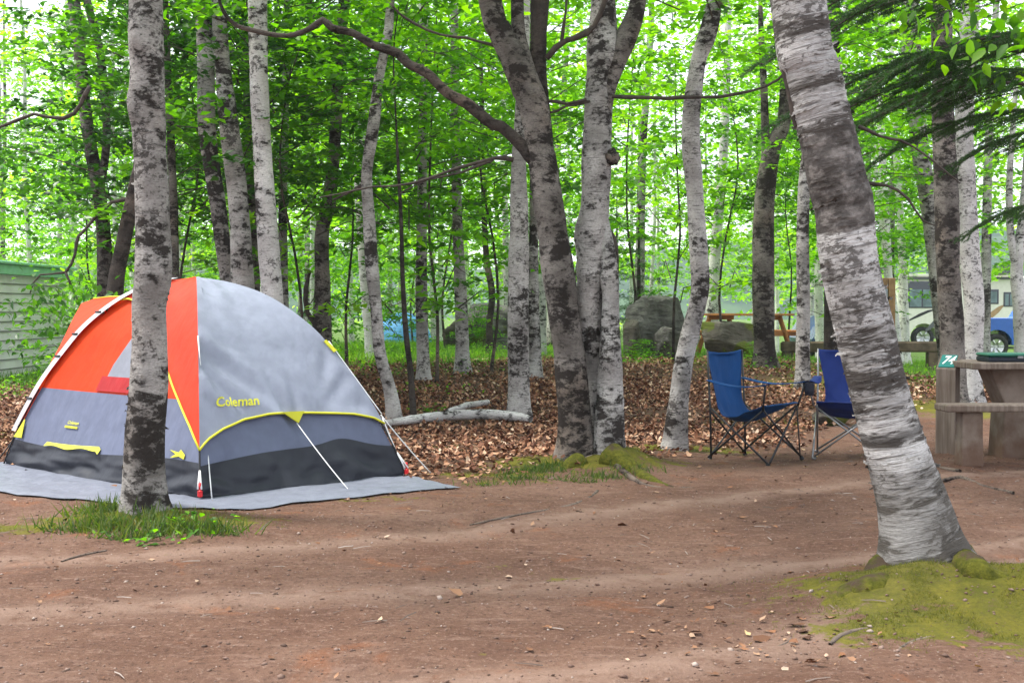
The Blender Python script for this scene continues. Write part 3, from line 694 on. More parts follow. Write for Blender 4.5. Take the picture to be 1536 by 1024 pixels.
# middle distance: foliage trees -------------------------------------------------
def simple_tree(label, x, y, crown, hgt=9., r=.09, mat='birch', name='birch_tree', group=None, cz=0., cs=1., lean=0., seed=1):
    g = S(x, y); root = empty(name, (x, y, g), label, 'tree', group)
    rr = random.Random(seed)
    rows = [(x, y, g - .15, r * 1.1)] + [(x + lean * t * hgt + rr.uniform(-.12, .12), y, g + t * hgt, r * (1 - .75 * t)) for t in (.15, .35, .6, .8, 1)]
    V, F = trunk_mesh(rows, mat, seed, n=8, step=.4, rough=.06, flare=.35)
    link('trunk', mesh_np('trunk', V - np.array([x, y, g]), F, M[mat], smooth=True), root)
    c = link('crown', crown, root); c.location = (lean * 4, 0, cz); c.rotation_euler = (0, 0, rr.uniform(0, 6.28)); c.scale = (cs,) * 3
    return root
def copy_tree(o, parent=None):
    c = o.copy(); C.objects.link(c)
    if parent is not None: c.parent = parent
    for ch in list(o.children): copy_tree(ch, c)
    return c
rs = np.random.RandomState(21)
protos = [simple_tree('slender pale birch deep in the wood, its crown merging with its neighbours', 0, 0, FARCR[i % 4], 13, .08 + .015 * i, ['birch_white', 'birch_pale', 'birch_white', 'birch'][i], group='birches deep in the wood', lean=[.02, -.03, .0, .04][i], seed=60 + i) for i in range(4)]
used = [False] * 4; spots = []
tries = 0
while len(spots) < 84 and tries < 5000:
    tries += 1
    y = 23 + 38 * rs.rand() ** .8; px = rs.uniform(-120, 1660); x = (px - 768) / FPX * y
    if 900 < px < 1125 and rs.rand() < .6: continue
    if 1180 < px < 1560 and rs.rand() < .45: continue
    if px < 120 and y < 30: continue
    if 1300 < px and 36 < y < 60: continue
    if any((x - a) ** 2 + (y - b) ** 2 < 2.2 ** 2 for a, b in spots): continue
    spots.append((x, y))
for i, (x, y) in enumerate(spots):
    k = i % 4
    o = protos[k] if not used[k] else copy_tree(protos[k]); used[k] = True
    o.location = (x, y, S(x, y)); o.rotation_euler = (0, 0, rs.uniform(0, 6.28)); s = rs.uniform(.8, 1.15); o.scale = (s, s, s)
# understorey saplings
def sapling(label, px, py, Y=None, s=1., crown=0, group=None):
    p = G(px, py) if Y is None else Vector(((px - 768) / FPX * Y, Y, 0)); g = S(p.x, p.y)
    root = empty('sapling', (p.x, p.y, g), label, 'tree', group)
    rows = [(0, 0, -.1, .020), (.10, 0, .8, .017), (.02, .08, 1.6, .014), (-.14, .05, 2.6, .011), (.05, 0, 4.0, .005)]
    V, F = trunk_mesh(rows, 'bark_brown', int(px), n=7, step=.3, rough=.03, flare=.3)
    link('trunk', mesh_np('trunk', V, F, M['bark_brown'], smooth=True), root)
    c = link('crown', SAPCR[crown], root); c.rotation_euler = (0, 0, px * .7)
    root.scale = (s,) * 3; root.rotation_euler = (0, 0, px)
for i, (px, Y, s) in enumerate([(440, 15, 1.1), (520, 19, 1.2), (655, 16.5, 1.2), (670, 25, 1.3), (735, 18, 1.2), (560, 30, 1.3), (870, 27, 1.3), (950, 24, 1.5), (1010, 20, 1.25), (1090, 22, 1.3), (1180, 27, 1.2), (1290, 25, 1.2), (280, 17, 1.2), (240, 22, 1.3), (140, 24, 1.3), (470, 27, 1.4), (620, 34, 1.4)]):
    sapling('leafy young tree on a thin brown stem among the birches', px, 0, Y, s, i % 3, 'leafy saplings among the birches')
# bushes
def bush(label, px, Y, s, k=0, group=None, zs=1.):
    x = (px - 768) / FPX * Y; root = empty('bush', (x, Y, S(x, Y)), label, 'bush', group)
    c = link('foliage', BUSH[k], root); c.scale = (s, s, s * zs); c.rotation_euler = (0, 0, px)
bush('round bright green bush at the grass edge behind the tent shoulder', 535, 24, 1.25, 0)
bush('low bush in front of the shed corner beside the tent', 120, 19, 1.1, 1)
bush('loose green bush behind the blotched birch and shed', 170, 27, 1.6, 0)
bush('small leafy shrub against the rounded grey boulder', 715, 25.5, .7, 1, zs=1.2)
bush('broad-leaved shrub at the foot of the angular boulder', 960, 21.6, .33, 0, zs=.7)
bush('low yellowish shrub in front of the far picnic table', 1140, 21.0, .35, 1, zs=.6)
bush('pale shrub between the two trunks behind the far tent', 600, 33, 1.3, 1)

# a layered young fir beside the boulders
def conifer(label, px, Y, hgt, w, name='fir_tree'):
    x = (px - 768) / FPX * Y; g = S(x, Y); root = empty(name, (x, Y, g), label, 'tree')
    V, F = tube([(0, 0, -.1), (0, 0, hgt * .5), (0, 0, hgt)], [.06, .04, .01], 8); m = MB(); m.add(V, F, True); me_ = m.build('trunk', M['bark_brown'], root, (0, 0, 0))
    rs = np.random.RandomState(int(px)); PP = []; TH = []
    z = .5
    while z < hgt:
        for k in range(6):
            th = rs.uniform(0, 6.28); L = w * (1 - z / hgt) * rs.uniform(.7, 1.1) + .1
            for _ in range(int(70 * L + 20)):
                t = rs.rand(); sd = rs.normal(0, .16 * (1.1 - t) * L)
                PP.append((math.cos(th) * L * t - math.sin(th) * sd, math.sin(th) * L * t + math.cos(th) * sd, z - .2 * t * L + rs.normal(0, .02)))
        z += .28
    V, F, rnd = leaves(np.array(PP), .07 * rs.uniform(.7, 1.2, len(PP)), .3, rs, (LEAF4[0] * np.array([1, .35, 1]), LEAF4[1]))
    c = link('crown', mesh_np('crown', V, F, M['needle'], attr={'rnd': ('FACE', rnd)}), root)
conifer('thin layered fir growing beside the angular boulder', 958, 27, 3.2, 1.5)
conifer('young fir beyond the boulders near the wavy birch', 925, 31, 3.8, 1.3)

# the spruce whose boughs hang in from the side
sx, sy = at(1660, 400, 8.2).x, 8.2
sproot = empty('spruce_tree', (sx, sy, S(sx, sy)), 'dark spruce whose drooping boughs hang over the picnic table', 'tree')
V, F = trunk_mesh([(0, 0, -.1, .2), (0, 0, 1.5, .18), (.03, 0, 4, .14), (0, 0, 8, .05)], 'bark_brown', 91, n=16, step=.15, flare=.4)
link('trunk', mesh_np('trunk', V, F, M['bark_brown'], smooth=True), sproot)
def bough_mesh(seed, L):
    rs = np.random.RandomState(seed); PP = []; D = []; tv = []; tf = []
    def path(t): return np.array([L * t, .0, .12 * L * math.sin(t * 2.2) - .30 * L * t * t])
    def tb(pts, rad):
        v, f = tube([Vector(p) for p in pts], rad, 4, False); o = len(tv)
        tv.extend([tuple(a) for a in v])
        for a in f: tf.extend([(a[0] + o, a[1] + o, a[2] + o), (a[0] + o, a[2] + o, a[3] + o)])
    tb([path(i / 8) for i in range(9)], [.016 * (1 - i / 9) + .002 for i in range(9)])
    def needles(a, b, n):
        d = (b - a) / (np.linalg.norm(b - a) + 1e-9)
        for _ in range(n):
            p = a + (b - a) * rs.rand(); q = rs.normal(0, 1, 3); q -= d * q.dot(d); q /= np.linalg.norm(q)
            dirn = q * .8 + d * .6 + np.array([0, 0, .2]); PP.append(p); D.append(dirn / np.linalg.norm(dirn))
    for i in range(16):
        t = .25 + .75 * i / 15; base = path(t)
        for sgn in (-1, 1):
            l = L * .34 * (1.1 - t) * rs.uniform(.7, 1.2) + .06
            tip = base + np.array([l * .75, sgn * l, -.22 * l - rs.uniform(0, .08)])
            mid = (base + tip) / 2 + np.array([0, 0, .02]); tb([base, mid, tip], [.005, .003, .001])
            needles(base, mid, int(140 * l / .3)); needles(mid, tip, int(140 * l / .3))
            for k in range(int(l / .09)):
                b0 = base + (tip - base) * rs.uniform(.2, .95); e0 = b0 + np.array([.08, sgn * rs.uniform(-.09, .09), -.05]) * rs.uniform(.7, 1.4)
                tb([b0, e0], [.002, .001]); needles(b0, e0, 45)
    for i in range(10): needles(path(.35 + .06 * i), path(.41 + .06 * i), 40)
    PP_ = np.array(PP); D_ = np.array(D); n = len(PP_); up = rs.normal(0, 1, (n, 3)); s = np.cross(D_, up); s /= np.linalg.norm(s, axis=1)[:, None]
    ln = rs.uniform(.016, .028, n)[:, None]
    V = np.stack([PP_ - s * .0024, PP_ + s * .0024, PP_ + D_ * ln], 1).reshape(-1, 3); F = np.arange(3 * n).reshape(-1, 3)
    rnd = rs.rand(n)
    F = np.vstack([F, np.array(tf) + len(V)]); V = np.vstack([V, np.array(tv)])
    return mesh_np('bough', V, F, [M['needle'], M['twig']], np.concatenate([np.zeros(n, int), np.ones(len(tf), int)]), attr={'rnd': ('FACE', np.concatenate([rnd, np.zeros(len(tf))]))})
BO = [bough_mesh(1, 1.7), bough_mesh(2, 2.1), bough_mesh(3, 1.3)]
for k, (z, az, el, m, s) in enumerate([(3.3, 185, 0, 1, .95), (3.0, 172, -4, 0, 1.), (2.85, 196, 2, 1, .85), (2.65, 180, 4, 1, .9), (3.5, 205, 0, 0, 1), (3.6, 178, -5, 1, 1.), (2.35, 186, 0, 2, .8), (3.7, 60, 0, 1, 1), (3., 20, 0, 0, 1.1), (2.2, -60, 0, 2, 1.), (4.2, 170, 0, 1, 1), (4.3, 260, 0, 0, 1.), (1.9, 180, 0, 2, .7), (2.8, 176, 2, 1, 1.), (2.55, 192, 3, 1, .9), (2.7, 165, 0, 0, 1.), (3.15, 180, 3, 1, 1.05), (2.45, 172, 2, 0, .85)]):
    o = link('bough', BO[m], sproot, (0, 0, z)); o.rotation_euler = (0, R(-el), R(az)); o.scale = (s, s, s)

# distant wood: one mass of leaves nobody could count, open towards the lake
rs = np.random.RandomState(31); PP = []
n = 0
while n < 300:
    y = rs.uniform(60, 84); px = rs.uniform(-500, 2036)
    if 950 < px < 1110 and rs.rand() < .75: continue
    hmax = 13 + 6 * mn.noise(Vector((px * .004, y * .05, 1)))
    z = .1 + hmax * rs.rand(); c = np.array([(px - 768) / FPX * y, y, z])
    q = rs.normal(0, 1, (60, 3)) * np.array([1.3, .9, .5]); PP.append(q + c); n += 1
PP = np.vstack(PP); V, F, rnd = leaves(PP, .34 * rs.uniform(.6, 1.2, len(PP)), .6, rs)
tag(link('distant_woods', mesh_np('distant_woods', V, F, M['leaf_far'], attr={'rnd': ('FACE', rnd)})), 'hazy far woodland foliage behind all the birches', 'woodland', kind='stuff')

# ------------------------------------------------------------------ hill beyond the lake
V = []; F = []; hn, hm = 90, 14
for i in range(hn):
    for j in range(hm):
        x = -160 + 420 * i / (hn - 1); yy = 210 + 130 * j / (hm - 1); t = j / (hm - 1)
        e = math.exp(-((x - 55) / 48) ** 2) * 13 + math.exp(-((x - 130) / 60) ** 2) * 20 + math.exp(-((x + 60) / 70) ** 2) * 18
        V.append((x, yy, -1.2 + (e + 4 * mn.noise(Vector((x * .05, yy * .05, 0)))) * math.sin(math.pi * .5 * min(1, t * 1.4)) * (1 - max(0, t - .75) * 2)))
F = [(i * hm + j, (i + 1) * hm + j, (i + 1) * hm + j + 1, i * hm + j + 1) for i in range(hn - 1) for j in range(hm - 1)]
t = NT('hill_forest'); n = t.noise(t.pos(), .12, 6, .7)
mb = MB(); mb.add(V, F, True)
tag(mb.build('hills', t.done(t.bsdf(t.mix(t.ramp(n, .35, .65), (.02, .05, .03), (.05, .10, .045)), .95)), loc=(0, 0, 0)), kind='structure')

# ------------------------------------------------------------------ tent
def fabric(name, col, rough=.55, trans=.15, scale=1., wr=.5, spec=.18):
    t = NT(name); p = t.obj()
    w = t.noise(p, 420, 2); w2 = t.noise(t.scale(p, (3.5, 3.5, 1.1)), 1.6, 3, .5, .15); w3 = t.noise(p, 9, 4)
    c = t.mix(t.ramp(w3, .3, .7), tuple(x * .92 for x in col), tuple(min(1, x * 1.07) for x in col))
    b = t.bsdf(c, rough, t.bump(t.math('ADD', t.math('MULTIPLY', w, .04), t.math('ADD', t.math('MULTIPLY', w2, 1.3), t.math('MULTIPLY', w3, .12))), wr, .03), spec=spec)
    tr = t.n('ShaderNodeBsdfTranslucent'); t.set(tr.inputs['Color'], tuple(min(1, x * 1.3) for x in col))
    m = t.n('ShaderNodeMixShader'); m.inputs[0].default_value = trans; t.l(b, m.inputs[1]); t.l(tr.outputs[0], m.inputs[2])
    return t.done(m.outputs[0])
fly_grey = fabric('fly_light_grey', (.27, .29, .37), .42, .12)
fly_orange = fabric('fly_orange', (.60, .042, .003), .6, .18)
fly_red = fabric('fly_coral', (.60, .045, .016), .6, .2)
body_grey = fabric('tent_grey', (.115, .13, .195), .5, .05)
floor_black = fabric('tent_floor_black', (.026, .028, .036), .5, .0, wr=.35)
red_band = fabric('door_dark_red', (.33, .018, .02), .6, .1)
mesh_grey = fabric('window_mesh', (.20, .21, .25), .7, .1)
yellow = plain('yellow_trim', (.56, .54, .03), .6, var=.05)
white_cord = plain('white_cord', (.75, .75, .75), .7, var=.05)
black_p = plain('black_plastic', (.02, .02, .022), .5)
red_p = plain('red_plastic', (.6, .02, .025), .4)
webbing = fabric('pole_sleeve', (.45, .45, .47), .6, 0)

A_ = G(300, 752); B_ = G(606, 716); C_ = G(8, 700)
for q in (A_, B_, C_): q.z = 0
D_ = B_ + C_ - A_
O_ = (B_ + C_) / 2
TH = at(296, 421, O_.y).z
G0 = .015
prof = [(0, 1), (.16, .972), (.31, .92), (.435, .845), (.565, .735), (.66, .62), (.79, .44), (.90, .24), (.965, .10), (1, 0)]
prof = [(float(a), float(b)) for a, b, _ in spline([(a, b, 0) for a, b in prof], .01)]
pu = [a for a, b in prof]; pz = [b for a, b in prof]
# arc parameter 0 at the peak .. 1 at the foot, evenly along the curve
pl = np.array([(a * 1.5, b * 1.45) for a, b in prof]); al = np.concatenate([[0], np.cumsum(np.linalg.norm(np.diff(pl, axis=0), axis=1))]); al /= al[-1]
def pole(K, t, off=0.):
    u = float(np.interp(t, al, pu)); z = float(np.interp(t, al, pz))
    u2 = float(np.interp(min(1, t + .02), al, pu)); z2 = float(np.interp(min(1, t + .02), al, pz)); u1 = float(np.interp(max(0, t - .02), al, pu)); z1 = float(np.interp(max(0, t - .02), al, pz))
    p = O_.lerp(K, u); p = Vector((p.x, p.y, G0 + z * (TH - G0)))
    if off:
        d = (K - O_).normalized(); tx, tz = (u2 - u1) * (K - O_).length, (z2 - z1) * TH
        l = math.hypot(tx, tz) + 1e-9; nx_, nz_ = -tz / l, tx / l
        if nz_ < 0: nx_, nz_ = -nx_, -nz_
        p += Vector((d.x * nx_, d.y * nx_, nz_)) * off
    return p
def smoothprof():
    pass
FOLDS = [(.01, .55, .34, .26, -.016, .016), (.01, .60, .26, .24, .014, .018), (.0, .50, .46, .22, -.014, .02), (.0, .44, .5, .2, .010, .02), (.53, .83, -.10, -.25, -.014, .018), (.53, .83, .06, -.22, -.012, .018), (.53, .83, -.22, -.16, .012, .02), (.98, .62, -.34, .16, -.014, .018), (.99, .5, -.3, .22, -.012, .02), (.98, .8, -.3, -.05, .012, .02), (.1, .2, .3, .05, -.008, .02), (.05, .95, .2, -.12, -.015, .02), (.9, .96, -.25, -.09, -.018, .02), (.35, .97, .1, -.12, -.012, .02)]
def face(P, Q, t, s, off=0., bulge=0.):
    a, b = pole(P, t, off), pole(Q, t, off)
    p = a.lerp(b, s); nrm = ((P + Q) / 2 - O_).normalized(); k = 4 * s * (1 - s)
    sag = -.05 * math.sin(math.pi * t) * k            # fabric pulled slightly in between the poles
    wr = .010 * k * mn.noise(Vector((s * 5 + t * 3, t * 4, P.x)))
    if Q is B_:
        for s0_, t0_, ds, dt, am, wd_ in FOLDS:      # taut creases running from the poles and guy points into the cloth
            L2 = ds * ds + dt * dt; q_ = ((s - s0_) * ds + (t - t0_) * dt) / L2; d_ = abs((s - s0_) * dt - (t - t0_) * ds) / math.sqrt(L2)
            if 0 < q_ < 1: wr += 1.45 * am * math.sin(math.pi * q_ ** .6) * math.exp(-(d_ / (wd_ * 1.5)) ** 2)
    return p + Vector((nrm.x, nrm.y, .25)) * ((bulge * k * math.sin(math.pi * min(1, t * .9)) + sag + wr + off * .2 * k))
tent = empty('tent', (O_.x, O_.y, G0), 'dome tent in orange and grey with yellow piping, black floor and guy lines', 'tent')
def t_of_z(z): return float(np.interp(-z, [-v * (TH - G0) - G0 for v in pz], al))
def patch(name, mat, P, Q, f_top, f_bot, s0=0., s1=1., nt=26, ns=30, off=0., bulge=0., thick=True, parent=None, wob=0.):
    """piece of a tent face between heights f_top(s) and f_bot(s)"""
    m = MB(); V = []
    for i in range(nt + 1):
        for j in range(ns + 1):
            s = s0 + (s1 - s0) * j / ns; a = t_of_z(f_top(s)); b = t_of_z(f_bot(s)); t_ = a + (b - a) * i / nt
            p = face(P, Q, t_, s, off, bulge)
            if wob:
                nrm = ((P + Q) / 2 - O_).normalized(); w = wob * math.sin(math.pi * .5 * i / nt) * (mn.noise(Vector((s * 5, i * .12, 9))) + .6 * mn.noise(Vector((s * 13, i * .2, 3))))
                p += nrm * w
            V.append(p)
    m.add(V, [(i * (ns + 1) + j, i * (ns + 1) + j + 1, (i + 1) * (ns + 1) + j + 1, (i + 1) * (ns + 1) + j) for i in range(nt) for j in range(ns)], True)
    return m.build(name, mat, parent or tent)
top = lambda s: TH - .0005
def curve_pts(P, Q, fz, s0, s1, n=40, off=0., bulge=0.):
    return [face(P, Q, t_of_z(fz(s0 + (s1 - s0) * i / n)), s0 + (s1 - s0) * i / n, off, bulge) for i in range(n + 1)]
# right face A-B -----------------------------------------------------------
# height of the fly hem: low at the corners, high between them
def hemAB(s): return float(np.interp(s, [0, .04, .12, .24, .38, .54, .7, .85, .96, 1], [.30, .36, .42, .475, .50, .50, .485, .46, .42, .38]))
fl_ab = lambda s: .205 + .05 * math.sin(s * 3.3) + .03 * s + (.05 * math.exp(-((s - .75) / .12) ** 2))
patch('wall', body_grey, A_, B_, top, fl_ab, nt=80, ns=90)
patch('floor_band', floor_black, A_, B_, lambda s: fl_ab(s) + .004, lambda s: G0 + .0, off=.006, wob=.05, nt=18, ns=70)
patch('fly_panel', fly_grey, A_, B_, top, hemAB, off=.03, nt=90, ns=100)
m = MB(); m.tube(curve_pts(A_, B_, hemAB, 0, 1, off=.034), .008, 6); m.build('piping', yellow, tent)
# back faces
patch('wall', body_grey, B_, D_, top, lambda s: G0, nt=12, ns=12)
patch('fly_panel', fly_grey, B_, D_, top, lambda s: .4, off=.03, nt=14, ns=12)
patch('wall', body_grey, C_, D_, top, lambda s: G0, nt=12, ns=12)
# left face A-C (the door side): s runs from A to C
fl_ac = lambda s: .20 + .03 * math.sin(s * 5 + 1) + (.02 if s > .5 else 0)
mid_ac = lambda s: .625
patch('wall', body_grey, A_, C_, lambda s: .625, fl_ac, nt=14)
patch('floor_band', floor_black, A_, C_, lambda s: fl_ac(s) + .003, lambda s: G0, off=.004, wob=.05, nt=18, ns=70)
patch('door_panel', fly_orange, A_, C_, top, mid_ac, nt=60, ns=70)
patch('window', mesh_grey, A_, C_, lambda s: float(np.interp(s, [.30, .55, .62], [1.18, 1.18, .80])), lambda s: .74, .30, .615, off=.012, nt=12, ns=14)
patch('door_band', red_band, A_, C_, lambda s: .74, lambda s: .632, .30, .65, off=.013, nt=5, ns=14)
hemAC = lambda s: float(np.interp(s, [0, .05, .12, .2, .34, .5, .75, .92, 1], [.30, .44, .60, .76, 1.02, 1.20, 1.27, 1.29, 1.28]))
patch('fly_panel', fly_red, A_, C_, top, hemAC, off=.03, nt=70, ns=80)
m = MB(); m.tube(curve_pts(A_, C_, hemAC, 0, 1, off=.034), .008, 6); m.build('piping', yellow, tent)
# yellow strip along the top of the black floor and small tabs
m = MB(); 
for s0, s1, fz, w in [(.50, .80, lambda s: fl_ac(s) + .035, .022)]:
    P1 = curve_pts(A_, C_, fz, s0, s1, 24, off=.012); P2 = curve_pts(A_, C_, lambda s: fz(s) - .035 - .008 * math.sin(s * 40), s0, s1, 24, off=.03)
    n = len(P1); m.add(P1 + P2, [(i, i + 1, n + i + 1, n + i) for i in range(n - 1)], True)
m.build('hem_strip', yellow, tent)
def tab(P, Q, pts, off=.035, mat=None, name='tab'):
    m = MB(); V = [face(P, Q, t_of_z(z), s, off) for s, z in pts]; W = [face(P, Q, t_of_z(z), s, off + .006) for s, z in pts]; n = len(V)
    m.add(V + W, [tuple(range(n)), tuple(range(2 * n - 1, n - 1, -1))] + [(i, (i + 1) % n, n + (i + 1) % n, n + i) for i in range(n)]); return m.build(name, mat or yellow, tent)
tab(A_, B_, [(.455, .505), (.585, .505), (.54, .43)])
tab(A_, C_, [(.07, .265), (.09, .295), (.10, .275), (.145, .285), (.115, .262), (.14, .235), (.10, .250), (.075, .235)], .01)
tab(A_, C_, [(.94, .22), (.985, .22), (.97, .36)], .03)
tab(A_, B_, [(.985, .98), (1., .90), (.975, .89), (.965, .97)], .045)
# awning: the fly carried out past the C pole
W_ = at(122, 455, C_.y + .75); V_ = at(41, 632, C_.y + .25)
inner = [pole(C_, .30 + .56 * i / 20, .034) for i in range(21)]
ctrl = [tuple(pole(C_, .10, .05)) + (0,), tuple(at(198, 443, O_.y + .15)) + (0,), tuple(at(160, 446, C_.y + .7)) + (0,), tuple(W_) + (0,), tuple(at(104, 492, C_.y + .66)) + (0,), tuple(at(82, 540, C_.y + .52)) + (0,), tuple(at(60, 590, C_.y + .38)) + (0,), tuple(V_) + (0,)]
oc = spline(ctrl, .02)[:, :3]; oc = oc[np.linspace(0, len(oc) - 1, 21).astype(int)]
inner = [pole(C_, .10 + .74 * i / 20, .034) for i in range(21)]
V = []
for i in range(21):
    for j in range(9):
        s = j / 8; p = Vector(inner[i]).lerp(Vector(oc[i]), s); p.z += .02 * math.sin(math.pi * s); V.append(p)
m = MB(); m.add(V, [(i * 9 + j, i * 9 + j + 1, (i + 1) * 9 + j + 1, (i + 1) * 9 + j) for i in range(20) for j in range(8)], True)
# and from the ridge back to the D pole
V = []
for i in range(21):
    for j in range(7):
        V.append(Vector(oc[i]).lerp(pole(D_, .10 + .74 * i / 20, .034), j / 6))
m.add(V, [(i * 7 + j, i * 7 + j + 1, (i + 1) * 7 + j + 1, (i + 1) * 7 + j) for i in range(20) for j in range(6)], True)
m.build('awning', fly_orange, tent)
m = MB(); m.tube([Vector(p) + Vector((0, 0, .004)) for p in oc[:12]], .006, 6); m.build('piping', yellow, tent)
# pole sleeve and clips along C, bare pole and foot clips at the corners
m = MB(); P1 = []; P2 = []
for i in range(41):
    t_ = .08 + .80 * i / 40; p = pole(C_, t_, .05); sd = (A_ - C_).normalized() * .055 * (1 - .35 * (i / 40)); P1.append(p - sd * .3); P2.append(p + sd * 1.5)
m.add(P1 + P2, [(i, i + 1, 41 + i + 1, 41 + i) for i in range(40)], True); slv = m.build('pole_sleeve', webbing, tent)
for tt in (.36, .47, .57, .75):
    p = pole(C_, tt, .055); q = p + (A_ - C_).normalized() * .055; m = MB(); m.tube([p - (A_ - C_).normalized() * .02, q], .009, 6); m.build('clip', black_p, tent)
for K in (A_, B_, C_, D_):
    m = MB(); m.tube([pole(K, .70 + .30 * i / 12, .012) for i in range(13)], .0065, 8); m.build('pole', black_p, tent)
for K in (A_, B_):
    m = MB(); p = pole(K, 1.0) + (K - O_).normalized() * .02; m.box((p.x, p.y, G0 + .03), (.03, .03, .05), .5, .008); m.tube([p + Vector((0, 0, .05)), p + Vector((0, 0, .10))], .008, 6); m.build('foot_clip', red_p, tent)
    m = MB(); q = pole(K, .92, .016); m.tube([q, p + Vector((.012, -.01, .06))], .006, 5); m.tube([q, p + Vector((-.012, -.01, .06))], .006, 5); m.build('strap', white_cord, tent)
def cord(a, b, r=.0055, sag=.01, mat=None):
    m = MB(); n = 10; m.tube([a.lerp(b, i / n) + Vector((0, 0, -sag * math.sin(math.pi * i / n))) for i in range(n + 1)], r, 6); m.build('guy_line', mat or white_cord, tent)
cord(pole(A_, t_of_z(1.02), .05), G(318, 752) + Vector((0, 0, .01)), .0042, .02)
cord(face(A_, B_, t_of_z(.43), .53, .04), G(524, 738) + Vector((0, 0, .01)), .0036)
cord(pole(B_, t_of_z(.42), .04), G(611, 716) + Vector((0, 0, .01)), .005)
cord(pole(B_, t_of_z(.44), .04), G(646, 711) + Vector((0, 0, .01)), .005)
cord(pole(B_, t_of_z(.97), .045), pole(B_, t_of_z(.44), .05), .004, .0)
cord(V_, G(-6, 694), .006, .0, black_p)
# lettering, laid on the cloth
def lettering(txt, P, Q, s_mid, z_mid, height, off, slant=.0, flip=False, name='lettering', rise=0.):
    cu = bpy.data.curves.new(name, 'FONT'); cu.body = txt; cu.size = 1; cu.align_x = 'CENTER'; cu.extrude = 0; cu.offset = .02; cu.resolution_u = 3
    o = bpy.data.objects.new(name + '_source', cu); C.objects.link(o); dg = bpy.context.evaluated_depsgraph_get(); me_ = bpy.data.meshes.new_from_object(o.evaluated_get(dg)); bpy.data.objects.remove(o)
    L = (Q - P).length; V = []
    for v in me_.vertices:
        z = z_mid + v.co.y * height + rise * v.co.x * height; s = s_mid + (-1 if flip else 1) * (v.co.x + slant * v.co.y) * height / (L * .75)
        V.append(face(P, Q, t_of_z(z), s, off))
    m = MB(); m.add(V, [tuple(p.vertices) for p in me_.polygons]); return m.build(name, yellow, tent)
lettering('Coleman', A_, B_, .215, .562, .085, .047, .12)
lettering('Coleman', A_, C_, .70, .375, .035, .012, .1, True)
tab(A_, C_, [(.665, .345), (.735, .345), (.735, .36), (.665, .36)], .010)
# the frame of the small badge
for pts in ([(.675, .425), (.685, .425), (.685, .372), (.675, .372)], [(.725, .425), (.715, .425), (.715, .372), (.725, .372)], [(.675, .425), (.725, .425), (.725, .415), (.675, .415)]):
    pass
# ground sheet
tarp_px = [(-60, 700), (-40, 735), (60, 748), (170, 756), (250, 766), (330, 766), (420, 757), (530, 747), (620, 738), (692, 730), (640, 722), (606, 712)]
tp = [G(a, b) for a, b in tarp_px] + [D_ + (D_ - O_) * .05]
m = MB(); cen = Vector((O_.x, O_.y, 0)); nr = 14; V = []
per = []
for i in range(len(tp)):
    a, b = tp[i], tp[(i + 1) % len(tp)]
    for k in range(6): per.append(a.lerp(b, k / 6))
for k in range(nr + 1):
    for q in per:
        f = k / nr; p = cen.lerp(Vector((q.x, q.y, 0)), .45 + .55 * f); w = .010 * mn.noise(Vector((p.x * 3, p.y * 3, 0))) + .006 * mn.noise(Vector((p.x * 9, p.y * 9, 4)))
        V.append((p.x, p.y, S(p.x, p.y) + .018 + w * .6 + (-.006 if k == nr else 0)))
n = len(per)
m.add(V, [(k * n + i, k * n + (i + 1) % n, (k + 1) * n + (i + 1) % n, (k + 1) * n + i) for k in range(nr) for i in range(n)], True)
tag(m.build('ground_sheet', fabric('tarp_grey', (.15, .16, .20), .5, 0, wr=.9), loc=tuple(O_)), 'grey groundsheet spread on the soil underneath the dome tent', 'groundsheet')

